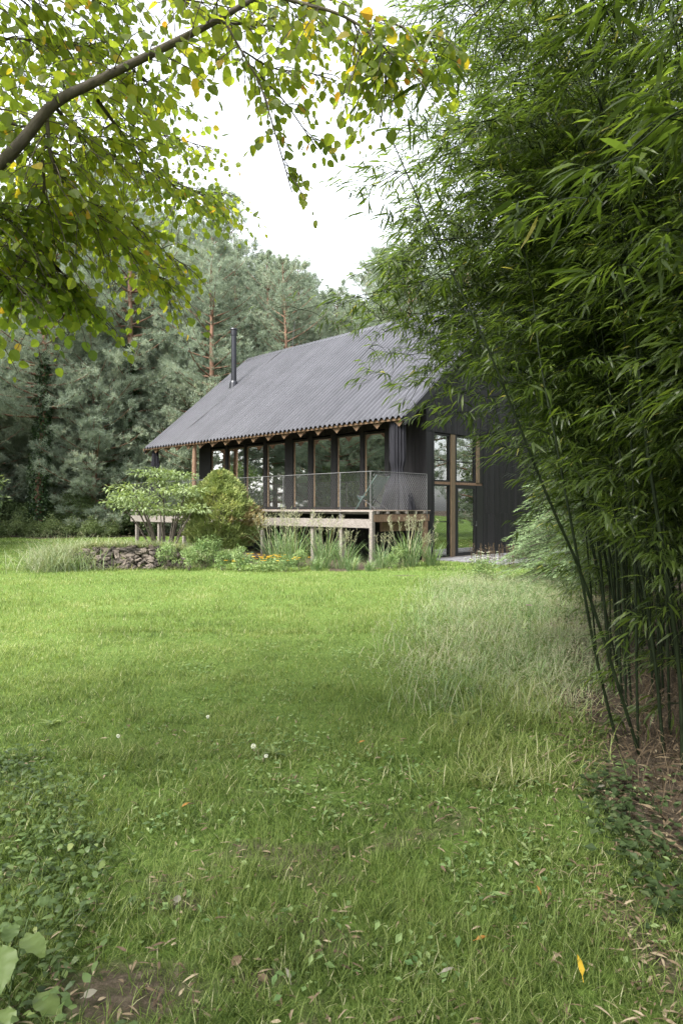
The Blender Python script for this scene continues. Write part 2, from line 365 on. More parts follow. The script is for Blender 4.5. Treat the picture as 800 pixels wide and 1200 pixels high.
# ------------------------------------------------------------------ grass
def grass():
    mb = MB()
    def batch(n, y0, y1, tpl, hlo, hhi, w0, bias, fov=.62):
        # depth sampled so that nearer ground is denser
        f = R.random(n); y = (y0 ** (1 - bias) + f * (y1 ** (1 - bias) - y0 ** (1 - bias))) ** (1 / (1 - bias)) if bias != 1 else y0 * (y1 / y0) ** f
        x = R.uniform(-1, 1, n) * (fov * y + np.interp(y, [1.5, 9], [2.0, 1.6]))
        dens = 1 - np.maximum(not_lawn(x, y), bareness(x, y) * .93)
        dens *= .55 + .75 * fbm(x, y, 1.3, 20)
        k = R.random(n) < dens; x, y = x[k], y[k]; n = len(x)
        tuft = fbm(x, y, 1.7, 30); fine = vnoise(x, y, 7, 31)
        h = R.uniform(hlo, hhi, n) * (.35 + 1.25 * tuft ** 1.3 + .45 * (fine > .62))
        mh = mound_h(x, y)
        pos = np.stack([x, y, gz(x, y) + np.where(mh > .05, mh, 0) - .004], 1)
        lean = rdir(n, 0, .35); ax = nrm(lean * R.uniform(.25, .9, n)[:, None] + [0, 0, .9])
        r = np.clip(-.06 + .62 * fbm(x, y, .55, 40) * (.75 + .5 * tuft) + .30 * vnoise(x, y, 2.6, 44) + R.normal(0, .21, n), 0, .88)
        r = np.where(R.random(n) < np.where(y < 5, .05, .04), R.uniform(.9, 1, n), r)
        w = w0 * R.uniform(.7, 1.3, n) * np.maximum(1, (y / y0) ** .5)
        mb.cards(pos, ax, lean, h, w, tpl, r)
    # taller bright tufts
    c = np.stack([R.uniform(-.5, .45, 120), 2.3 + 5.5 * R.random(120) ** 1.5], 1); c[:, 0] *= c[:, 1]
    c = np.vstack([c, [(-.66, 2.75), (-.60, 2.95), (-.42, 2.9), (-.3, 2.85), (-.2, 3.0), (.1, 2.9), (.3, 3.3), (-.38, 3.3), (-.1, 2.55)]])
    q = R.integers(0, len(c), 9000); sg = .05 + .02 * c[q, 1]; x = c[q, 0] + R.normal(0, 1, 9000) * sg; y = c[q, 1] + R.normal(0, 1, 9000) * sg
    k = not_lawn(x, y) < .3; x, y, q = x[k], y[k], q[k]; n = len(x); lean = rdir(n, 0, .3)
    mb.cards(np.stack([x, y, gz(x, y)], 1), nrm(lean * R.uniform(.1, .7, n)[:, None] + zz), lean, R.uniform(.06, .15, n), .0022 * np.maximum(1, y / 3), BLADE, np.clip(.30 + .35 * R.random(len(c))[q] + R.normal(0, .1, n), 0, .85))
    batch(190000, 1.5, 4.5, BLADE, .03, .085, .0030, 1.2)
    batch(205000, 4.4, 9, BLADE, .03, .07, .0034, 1.2)
    batch(190000, 8.8, 18, NEEDLE, .035, .07, .0066, 1.4)
    batch(90000, 17.5, 38, NEEDLE, .045, .085, .016, 1.3, .58)
    tag(mb.build('lawn_grass', 'grass'), 'short patchy green lawn grass running from the foreground up to the house', 'grass', kind='stuff')
grass()

def stalk_patch(name, label, cat, n, sampler, hlo, hhi, w, mat, seed_frac=.3, seed_mat=None):
    x, y = sampler(n); n = len(x)
    mb = MB(); lean = rdir(n, 0, .25)
    ax = nrm(lean * R.uniform(.05, 1.3, n)[:, None] + [0, 0, 1])
    h = R.uniform(hlo, hhi, n) * (.6 + .8 * fbm(x, y, .8, 3))
    r = np.clip(fbm(x, y, 1.1, 11) * 1.15 - .05 + R.normal(0, .2, n), 0, 1)
    pos = np.stack([x, y, gz(x, y)], 1)
    mb.cards(pos, ax, lean, h, w * R.uniform(.6, 1.4, n), LONG, r)
    k = R.random(n) < seed_frac; m = k.sum()
    if m:
        tip = pos[k] + ax[k] * h[k, None] * .93 + lean[k] * (h[k, None] * .36)
        for _ in range(5):
            mb.cards(tip + R.normal(0, .025, (m, 3)), nrm(lean[k] + rdir(m, -.2, 1) * .7), rdir(m), R.uniform(.02, .05, m), R.uniform(.003, .006, m), OVAL, R.uniform(.6, 1, m))
    return tag(mb.build(name, mat), label, cat, kind='stuff')

def meadow_s(n):
    y = 5.2 + 10.3 * R.random(n) ** .85
    lo = np.interp(y, [5.2, 6.5, 8, 11, 16], [.45, .35, .5, 1.0, 2.1]); hi = np.interp(y, [5.2, 8, 11, 16], [1.9, 3.2, 4.0, 5.4])
    f = R.random(n); x = lo + (hi - lo) * f + R.normal(0, .18, n)
    k = (R.random(n) < (.25 + 1.1 * fbm(x, y, 1.2, 17)) * np.clip(f / .25, .25, 1)) & (~paved(x, y))
    return x[k], y[k]
stalk_patch('meadow_grass', 'strip of tall pale unmown meadow grass gone to seed between the lawn and the bamboo', 'meadow grass', 17000, meadow_s, .07, .34, .0036, 'meadow', .22)
def msd(n):
    x, y = meadow_s(n); return x, y
stalk_patch('meadow_herbs', 'green leafy undergrowth between the pale meadow grass stalks', 'meadow grass', 10000, msd, .04, .20, .008, 'herb', 0)
def green_s(n):
    y = R.uniform(3.9, 6.2, n); x = .95 + .20 * (y - 4) + R.normal(0, .28, n)
    k = fbm(x, y, 2.5, 8) > .40
    return x[k], y[k]
stalk_patch('long_grass', 'long lush green grass at the foot of the bamboo', 'grass', 4200, green_s, .07, .24, .0042, 'grass', 0)
def pale_s(n):
    a = R.normal(0, 1, (n, 2)); x = -7.35 + a[:, 0] * .45; y = 18.5 + a[:, 1] * .7
    return x, y
stalk_patch('pale_grass', 'pale feathery grass clump beside the left end of the stone edging', 'grass', 2600, pale_s, .45, .85, .012, 'meadow', .3)
def dry_s(n):
    y = R.uniform(3.0, 7, n); x = 1.65 + .42 * (y - 3.9) * (y > 3.9) + np.abs(R.normal(0, .6, n))
    return x, y
stalk_patch('dry_stalks', 'tangle of brown dry stalks and dead grass around the bamboo bases', 'dead grass', 1100, dry_s, .08, .34, .004, 'dry_stem', .1)

# ------------------------------------------------------------------ house
house = thing('timber_house', 'black timber house with grey corrugated gable roof at the end of the lawn', 'house', P(0, 0, 0))
def boards(mb, p0, e, nrm_, a0, a1, zlo, zhi, wd=.145):
    """vertical boards along e from a0 to a1; zlo/zhi numbers or functions of the position along e"""
    a = a0
    while a < a1 - .01:
        b = min(a + wd * R.uniform(.85, 1.15), a1); dpt = R.uniform(.022, .032)
        z0 = zlo; f = zhi if callable(zhi) else (lambda q: zhi)
        c = p0 + e * (a + .003); c2 = p0 + e * (b - .003); rn = R.random()
        v = [c, c2, c2 + nrm_ * dpt, c + nrm_ * dpt]
        bot = [q + zz * z0 for q in v]; tz = [f(a), f(b), f(b), f(a)]
        top = [q + zz * t for q, t in zip(v, tz)]
        mb.add(bot + top, None, [[0, 3, 2, 1], [4, 5, 6, 7], [0, 1, 5, 4], [1, 2, 6, 5], [2, 3, 7, 6], [3, 0, 4, 7]], rn)
        a = b
ZW = 4.13
# front wall (facing the deck)
mb = MB()
mb.box(P(.03, .03, 0), d1 * 12.44, d2 * .2, zz * 1.5)
mb.box(P(.03, .03, 1.502), d1 * 1.45, d2 * .2, zz * 3.5)
mb.box(P(1.50, .03, ZW + .06), d1 * 10.97, d2 * .2, zz * .82)
boards(mb, P(0, .028, 0), d1, -d2, 0, 1.48, .02, 1.42); boards(mb, P(0, .028, 0), d1, -d2, 0, 1.48, 1.43, 5.0)
boards(mb, P(0, .028, 0), d1, -d2, 1.5, 12.47, .02, 1.5)
boards(mb, P(0, .028, 0), d1, -d2, 1.5, 12.47, ZW + .06, 5.0)
mb.build('front_wall', 'charred', house)
# gable wall with the tall glazed opening
G0, G1, GZ = .42, 3.115, 3.98
mb = MB()
def gtop(t): return zroof(t) - .12
def gpanel(t0, t1, z0):
    n = max(2, int((t1 - t0) / .5)); ts = np.linspace(t0, t1, n + 1)
    if t0 < TR < t1: ts = np.sort(np.append(ts, TR))
    for a, b in zip(ts[:-1], ts[1:]):
        v = [P(q, t, z) for q in (.035, .22) for t, z in ((a, z0), (b, z0), (b, gtop(b)), (a, gtop(a)))]
        mb.add(v, None, [[0, 1, 2, 3], [7, 6, 5, 4], [0, 4, 5, 1], [3, 2, 6, 7]])
gpanel(.26, G0, 0); gpanel(G0, G1, GZ); gpanel(G1, 10.36, 0)
boards(mb, P(.033, 0, 0), d2, -d1, .0, G0, .02, 1.42); boards(mb, P(.033, 0, 0), d2, -d1, 0, G0, 1.432, GZ)
boards(mb, P(.033, 0, 0), d2, -d1, G1, 10.36, .02, 1.42); boards(mb, P(.033, 0, 0), d2, -d1, G1, 10.36, 1.432, GZ)
boards(mb, P(.033, 0, 0), d2, -d1, 0, 10.36, GZ + .012, gtop)
mb.build('gable_wall', 'charred', house)
mb = MB()
for a, b in ((0, 10.36),):
    for q in np.linspace(a, b, 21)[:-1]:
        m_ = q + .259
        v = [P(s_, t, z) for s_ in (12.25, 12.46) for t, z in ((q, 0), (q + .518, 0), (q + .518, gtop(q + .518)), (q, gtop(q)))]
        mb.add(v, None, [[0, 1, 2, 3], [7, 6, 5, 4], [0, 4, 5, 1], [3, 2, 6, 7]])
mb.build('far_wall', 'charred', house)
mb = MB()
for a, b, z0, z1 in ((.03, 3, 0, 5), (3, 5.4, 0, .4), (3, 5.4, 3.9, 5), (5.4, 7, 0, 5), (7, 9.5, 0, 1.6), (7, 9.5, 4.1, 5), (9.5, 12.24, 0, 5)):
    mb.box(P(a, 10.16, z0), d1 * (b - a), d2 * .2, zz * (z1 - z0))
mb.build('back_wall', 'charred', house)
# rooms
mb = MB(); mb.box(P(3.2, .25, 1.3), d1 * 9, d2 * 9.9, zz * .22); mb.box(P(.25, .25, .0), d1 * 2.9, d2 * 9.9, zz * .04)
mb.build('floor_slab', 'inner_floor', house)
mb = MB(); mb.box(P(3.1, 4.6, 1.53), d1 * .12, d2 * 5.5, zz * 2.6); mb.box(P(6.6, 5.2, 1.53), d1 * 3.1, d2 * .12, zz * 2.5)
mb.box(P(3.2, .3, .06), d1 * .1, d2 * 9.8, zz * 1.2)
mb.build('partition', 'inner', house)
# glazing of the front: black posts and windows
wins = [(247, 264), (267, 286), (288, 309), (312, 334), (343, 361), (366, 388), (394, 422), (426, 451)]
edges = [(s_at(b), s_at(a)) for a, b in wins][::-1]
mb = MB(); prev = 1.50
for a, b in edges + [(12.46, 12.47)]:
    mb.box(P(prev, -.012, DECK + .002), d1 * (a - prev), d2 * .10, zz * (ZW - DECK + .055)); prev = b
mb.build('window_post', 'black_frame', house)
for a, b in edges:
    f = MB(); w = .038
    for s0, s1, z0, z1 in ((a + .003, a + w, DECK + .02, ZW), (b - w, b - .003, DECK + .02, ZW), (a + w, b - w, DECK + .02, DECK + .10), (a + w, b - w, ZW - .07, ZW)):
        f.box(P(s0, .015, z0), d1 * (s1 - s0), d2 * .09, zz * (z1 - z0), R.random())
    win = f.build('window', 'black_frame', house)
    j_ = MB(); j_.box(P(b - w - .055, .03, DECK + .1), d1 * .05, d2 * .012, zz * (ZW - DECK - .17), R.random()); j_.build('timber_jamb', 'wood_frame', win)
    g = MB(); g.box(P(a + w - .004, .045, DECK + .096), d1 * (b - a - 2 * w + .008), d2 * .012, zz * (ZW - DECK - .162)); g.build('pane', 'glass', win)
# glazing of the gable
def gbox(mb, t0, t1, z0, z1, s0=.05, dp=.1, rnd=None): mb.box(P(s0, t0, z0), d2 * (t1 - t0), d1 * dp, zz * (z1 - z0), R.random() if rnd is None else rnd)
def gwindow(t0, t1, z0, z1, mat, bars=()):
    f = MB(); w = .05
    gbox(f, t0, t0 + w, z0, z1); gbox(f, t1 - w, t1, z0, z1); gbox(f, t0 + w, t1 - w, z0, z0 + w); gbox(f, t0 + w, t1 - w, z1 - w, z1)
    for zb in bars: gbox(f, t0 + w, t1 - w, zb, zb + .03, .07, .05)
    win = f.build('window', mat, house)
    g = MB(); gbox(g, t0 + w - .003, t1 - w + .003, z0 + w - .003, z1 - w + .003, .10, .012); g.build('pane', 'glass', win)
gwindow(.425, 1.30, 2.45, 3.96, 'black_frame', (3.10,))
gwindow(.425, 1.30, .05, 2.36, 'black_frame', (1.16,))
gwindow(1.60, 2.74, 2.45, 3.96, 'black_frame', (3.10,))
f = MB(); gbox(f, 1.303, 1.50, .05, 3.97, .0, .16); gbox(f, 2.745, 2.90, 2.45, 3.97, .0, .16); f.build('timber_mullion', 'wood_frame', house)
f = MB(); gbox(f, .425, 1.30, 2.363, 2.447, .05, .08); gbox(f, 1.503, 3.11, 2.363, 2.447, .05, .08); f.build('transom', 'brown_wood', house)
f = MB(); gbox(f, 1.503, 1.597, .05, 2.36, .01, .14); gbox(f, 1.503, 1.597, 2.45, 3.97, .01, .14); gbox(f, 2.74, 3.11, .05, 2.36, .01, .14); gbox(f, 2.903, 3.11, 2.45, 3.97, .02, .14)
f.build('glazing_post', 'black_frame', house)
f = MB(); w = .11
gbox(f, 1.60, 1.60 + w, .05, 2.35, .03, .07); gbox(f, 2.735 - w, 2.735, .05, 2.35, .03, .07); gbox(f, 1.60 + w, 2.735 - w, .05, .05 + w, .03, .07); gbox(f, 1.60 + w, 2.735 - w, 2.35 - w, 2.35, .03, .07)
door = f.build('door', 'black_frame', house)
g = MB(); gbox(g, 1.707, 2.628, .157, 2.243, .06, .012); g.build('pane', 'glass', door)
g = MB(); gbox(g, 2.40, 2.47, .165, 2.235, .085, .04); g.build('inner_rail', 'steel', door)
g = MB(); g.tube([P(.0, 2.67, 1.02), P(-.02, 2.67, 1.02), P(-.02, 2.67, 1.16), P(.0, 2.67, 1.16)], .012, 6); g.build('handle', 'steel', door)
gs = MB(); gbox(gs, .42, 3.115, .0, .045, -.04, .2); gs.build('threshold', 'grey_wood', house)

# roof: corrugated sheets over a timber deck
def roof_sheet(t0, t1):
    pitch = .225; n = int((SR1 - SR0) / pitch) * 8
    fr = np.linspace(0, 1, n + 1); s = SR0 + fr * n / 8 * pitch; ph = (s - SR0) / pitch * 2 * np.pi
    sheet = np.floor((s - SR0) / .91).astype(int); jit = np.random.default_rng(5).random(sheet.max() + 1); rib = np.random.default_rng(6).random(400)[np.round(ph / 2 / np.pi).astype(int)]
    tv = np.linspace(t0, t1, 4); rows = []
    for t in tv:
        w = (t - TE) / (TR - TE) if t1 <= TR + 1 else (TB - t) / (TB - TR)
        ss = s + fr ** 6 * .9 * np.clip(w, 0, 1)
        base = zroof(t) + .073 + (.045 * (1 - 2 * np.clip(.5 - .5 * np.cos(ph), 0, 1) ** 1.6)) + .005 * jit[sheet]
        rows.append(H0 + ss[:, None] * d1 + t * d2 + base[:, None] * zz)
    V = np.concatenate(rows); m = n + 1
    i = (np.arange(3)[:, None] * m + np.arange(n)[None]).ravel()
    up = [i, i + 1, i + m + 1, i + m]
    return V, np.stack(up[::-1] if t1 <= TR + 1 else up, 1), np.tile(.28 + .34 * rib + .2 * jit[sheet], 4)
mb = MB()
V, q, r_ = roof_sheet(TE - .06, TR + .0); mb.add(V, None, q, r_); mb.add(V - zz * .006, None, q[:, ::-1], r_)
V, q, r_ = roof_sheet(TR, TB + .06); mb.add(V, None, q, r_); mb.add(V - zz * .006, None, q[:, ::-1], r_)
roof = mb.build('roof', 'roof', house, smooth=True)
mb = MB()
for ta, tb in ((TE, TR - .02), (TR + .02, TB)):
    a, b = zroof(ta), zroof(tb)
    v = [P(s_, t, z) for s_ in (.02, SR1 - .05) for t, z in ((ta, a - .06), (tb, b - .06), (tb, b + .005), (ta, a + .005))]
    mb.add(v, None, [[0, 1, 2, 3], [7, 6, 5, 4], [0, 4, 5, 1], [3, 2, 6, 7], [1, 5, 6, 2], [0, 3, 7, 4]])
mb.build('roof_boarding', 'wood', roof)
for ta, tb in ((TE, TR - .02), (TR + .02, TB)):
    a, b = zroof(ta), zroof(tb); m = MB()
    v = [P(s_, t, z) for s_ in (SR0 + .02, .015) for t, z in ((ta, a - .09), (tb, b - .09), (tb, b + .003), (ta, a + .003))]
    m.add(v, None, [[0, 1, 2, 3], [7, 6, 5, 4], [0, 4, 5, 1], [3, 2, 6, 7], [1, 5, 6, 2], [0, 3, 7, 4]]); m.build('verge_soffit', 'black_frame', roof)
for s_, w_ in ((SR0 - .03, .045), (SR1 - .045, .04)):
    for ta, tb in ((TE - .04, TR), (TR, TB + .04)):
        mb = MB(); a, b = zroof(ta), zroof(tb)
        v = [P(q_, t, z) for q_ in (s_, s_ + w_) for t, z in ((ta, a - .2), (tb, b - .2), (tb, b + .05), (ta, a + .05))]
        mb.add(v, None, [[0, 1, 2, 3], [7, 6, 5, 4], [0, 4, 5, 1], [3, 2, 6, 7], [0, 3, 7, 4], [1, 5, 6, 2]])
        mb.build('verge_board', 'black_frame', roof)
for ta, tb in ((TE - .06, TR), (TR, TB + .06)):
    mb = MB(); p0, p1 = P(SR0 - .01, ta, zroof(ta) + .078), P(SR0 - .01, tb, zroof(tb) + .078)
    mb.box(p0 - d1 * .035, d1 * .12, p1 - p0, zz * .02); mb.build('verge_flashing', 'roof', roof)
mb = MB()
for sg in (-1, 1):
    p0 = P(SR0 - .02, TR, zroof(TR) + .095); mb.add([p0, p0 + d1 * 16, p0 + d1 * 16 + d2 * sg * .24 - zz * .19, p0 + d2 * sg * .24 - zz * .19], None, [[0, 1, 2, 3]])
mb.build('ridge_cap', 'roof', roof)
# folded timber rafters whose V ends show under the eave
for k in range(18):
    s_ = .13 + k * .88; m = MB(); wd, dp = .26, .23
    ta, tb = TE + .07, (3.2 if k else .0)
    v = []
    for t in (ta, tb):
        z = zroof(t) - .065
        v += [P(s_ - wd, t, z), P(s_ + wd, t, z), P(s_, t, z - dp)]
    m.add(v, [[0, 1, 2], [3, 5, 4]], [[0, 3, 4, 1], [1, 4, 5, 2], [2, 5, 3, 0]], R.random())
    m.build('rafter', 'wood', house)
# lightning conductor laid up the roof on clips, with a rod at the ridge
def rp(s_, t, h=.0): return P(s_, t, zroof(t) + .07 + h)
mb = MB(); cs = 12.9
mb.tube([rp(cs, TE, .05), rp(cs, 1, .06), rp(cs, TR, .05)], .009, 5)
for t in np.linspace(TE + .5, TR - .3, 7): mb.tube([rp(cs, t, -.02), rp(cs, t, .07)], .014, 5)
mb.tube([rp(12.3, TR, 0), rp(12.1, TR, 1.25)], .011, 5)
mb.build('lightning_conductor', 'steel', roof)
# flue: where the sight line meets the roof plane
dr = np.array([(274 - 400) / F, 1, (HOR - 454) / F]); cam0 = np.array([0, 0, CAMH])
den = dr[2] - TAN * (dr @ d2); num = ZE + TAN * (-(H0 @ d2) - TE) - CAMH
yy = num / den; fb = cam0 + dr * yy; fh = 67 / F * yy
m = MB(); m.tube([fb - zz * .3, fb + zz * (fh - .25) + d1 * -.0], .125, 14); m.tube([fb + zz * (fh - .25), fb + zz * fh], .15, 14)
flue = m.build('flue_pipe', 'flue', house, smooth=False)
m = MB(); m.tube([fb - zz * .12, fb + zz * .22, fb + zz * .30], [.24, .19, .15], 14); m.build('flue_collar', 'flue', flue)
m = MB(); m.tube([fb + zz * (fh + .02), fb + zz * (fh + .08)], [.19, .16], 14); m.build('flue_cap', 'flue', flue)

# ------------------------------------------------------------------ deck
deck = thing('raised_deck', 'raised weathered timber deck on posts along the front of the black house', 'deck', P(0, TD, 0))
D0, D1_ = -.18, 13.6
mb = MB(); t = TD
while t < -.09:
    mb.box(P(D0, t, DECK - .03), d1 * (D1_ - D0), d2 * .13, zz * .027, R.random()); t += .136
mb.build('deck_boards', 'deck_wood', deck)
mb = MB(); mb.box(P(D0 - .02, TD - .035, DECK - .05), d1 * (D1_ - D0 + .02), d2 * .03, zz * .045); mb.build('edge_trim', 'grey_wood', deck)
mb = MB()
for k in range(16): mb.box(P(D0 + .1, TD + .12 + k * .155 * 1.03, DECK - .115), d1 * (D1_ - .5), d2 * .05, zz * .083, R.random())
for k in range(6): mb.box(P(D0 - .03, TD + .14 + k * .42, DECK - .10), d1 * .16, d2 * .09, zz * .068, R.random())
mb.build('joists', 'grey_wood', deck)
mb = MB(); mb.box(P(D0 + .10, TD - .045, DECK - .50), d1 * (D1_ - D0 - .1), d2 * .06, zz * .25); mb.build('front_beam', 'grey_wood', deck)
mb = MB(); mb.box(P(D0 - .005, TD + .02, DECK - .33), d2 * 2.50, d1 * .06, zz * .21); mb.build('side_beam', 'brown_wood', deck)
mb = MB(); mb.box(P(D0 + .35, TD + .75, DECK - .62), d2 * 1.7, d1 * .07, zz * .27); mb.build('inner_beam', 'brown_wood', deck)
posts_u = [437, 398.5, 365, 306, 280, 243, 214, 185, 159]
for k, u in enumerate(posts_u):
    s_ = max(D0 + .01, s_at(u, TD) - .05)
    m = MB(); w = .11
    if k == 0: m.box(P(D0 + .0, TD - .05, -.05), d1 * w, d2 * .12, zz * (DECK + .0), R.random())
    else:
        m.box(P(s_, TD + .02, -.05), d1 * w, d2 * .11, zz * (DECK - .07), R.random())
    m.build('post', 'grey_wood', deck)
m = MB(); m.box(P(D0 + .0, -.28, -.05), d1 * .13, d2 * .13, zz * (DECK - .29), .6); p_ = m.build('post', 'brown_wood', deck); p_['label'] = 'warm brown post under the gable end of the deck'
# railing: posts, top wire and diamond mesh
rail = MB(); RH = 1.09
rail.tube([P(D1_, TD, DECK + RH), P(7, TD, DECK + RH), P(D0, TD, DECK + RH)], .011, 6)
rail.tube([P(D0, TD, DECK + RH), P(D0, -.2, DECK + RH)], .011, 6)
rail = rail.build('railing', 'steel', deck)
for u in (158, 215, 279, 332, 398.5, 434):
    s_ = s_at(u, TD); s_ = max(s_, D0)
    m = MB(); m.tube([P(s_, TD, DECK - .25), P(s_, TD, DECK + RH)], .016, 6); m.build('rail_post', 'steel', rail)
m = MB(); m.tube([P(D0, -.2, DECK - .25), P(D0, -.2, DECK + RH)], .016, 6); m.build('rail_post', 'steel', rail)
def diamond(p0, e, n_, length, h, pw=.088, ph=.125, r=.0034):
    mb = MB(); sl = h / (ph / pw)
    for sg in (1, -1):
        for a in np.arange(-sl, length + sl, pw):
            a0, a1 = (a, a + sl) if sg > 0 else (a + sl, a); z0, z1 = 0., h
            def clip(pa, za, pb, zb, lim, lo):
                f = (lim - pa) / (pb - pa); return lim, za + (zb - za) * f
            if min(a0, a1) >= length or max(a0, a1) <= 0: continue
            if a0 < 0: a0, z0 = clip(a0, z0, a1, z1, 0, 1)
            if a1 < 0: a1, z1 = clip(a1, z1, a0, z0, 0, 1)
            if a0 > length: a0, z0 = clip(a0, z0, a1, z1, length, 0)
            if a1 > length: a1, z1 = clip(a1, z1, a0, z0, length, 0)
            mb.tube([p0 + e * a0 + zz * z0 + n_ * sg * .003, p0 + e * a1 + zz * z1 + n_ * sg * .003], r, 3, cap=False)
    return mb
diamond(P(D0, TD, DECK + .01), d1, d2, D1_ - D0, RH - .02).build('wire_mesh', 'steel', rail)
diamond(P(D0, TD, DECK + .01), d2, d1, 2.38, RH - .02).build('wire_mesh', 'steel', rail)

# curtains gathered at the two outer corners of the eave
def curtain(name, label, c, z0, z1, prof, sq=1.0):
    n, k = 40, 150; V = []
    for i in range(n):
        f = i / (n - 1); z = z0 + (z1 - z0) * f; r0 = np.interp(f, *prof)
        th = np.arange(k) * 2 * np.pi / k
        r = r0 * (1 + .16 * np.sin(th * 15 + .5 * np.sin(f * 3)) + .05 * np.sin(th * 4 + f * 2))
        V.append(c[None] + (np.cos(th) * r)[:, None] * d1 + (np.sin(th) * r * sq)[:, None] * d2 + z * zz)
    V = np.concatenate(V); i = (np.arange(n - 1)[:, None] * k + np.arange(k)[None]).ravel(); j = (np.arange(n - 1)[:, None] * k + (np.arange(k)[None] + 1) % k).ravel()
    m = MB(); m.add(V, None, np.stack([i, j, j + k, i + k], 1))
    base = c + zz * z0; return tag(m.build(name, 'fabric', smooth=True, loc=base), label, 'curtain')
curtain('outdoor_curtain', 'black curtain tied at its waist hanging from the right end of the eave', P(.34, -.95, 0), DECK + .02, 4.22, ([0, .2, .38, .46, .55, 1], [.58, .44, .22, .19, .26, .25]), .6)
curtain('outdoor_curtain', 'charcoal curtain hanging free from the left end of the eave in front of the pines', P(14.55, -.95, 0), DECK + .02, 4.2, ([0, .5, .85, 1], [.42, .34, .20, .17]), .6)
m = MB(); m.tube(curve([P(11.3, -1, DECK), P(11.33, -1.0, 3), P(11.28, -1, 4.28)], 10), [.10, .095, .1, .09, .095, .09, .095, .09, .085, .085], 9)
m.build('porch_post', 'brown_wood', house, smooth=True)
# folding deck chair behind the railing corner
ch = thing('deck_chair', 'faded green canvas folding chair behind the corner of the wire railing', 'chair', P(.75, -1.75, DECK))
def cp(a, b, z): return P(.75, -1.75, DECK + z) - d1 * a + d2 * b
for sg in (-.28, .28):
    m = MB(); m.tube([cp(-.30, sg, .02), cp(.55, sg, 1.02)], .02, 6); m.build('frame_rail', 'teal', ch)
    m = MB(); m.tube([cp(.48, sg * .9, .02), cp(-.25, sg * .9, .45)], .018, 6); m.build('leg', 'black_frame', ch)
m = MB(); c_ = curve([cp(.50, 0, .98), cp(.18, 0, .52), cp(-.12, 0, .30), cp(-.27, 0, .42)], 12)
for a, b in zip(c_[:-1], c_[1:]): m.add([a - d2 * .26, a + d2 * .26, b + d2 * .26, b - d2 * .26], None, [[0, 1, 2, 3]])
m.build('canvas_seat', 'teal', ch)
for a_, z_ in ((.55, 1.02), (-.28, .05)):
    m = MB(); m.tube([cp(a_, -.28, z_), cp(a_, .28, z_)], .018, 6); m.build('cross_bar', 'black_frame', ch)

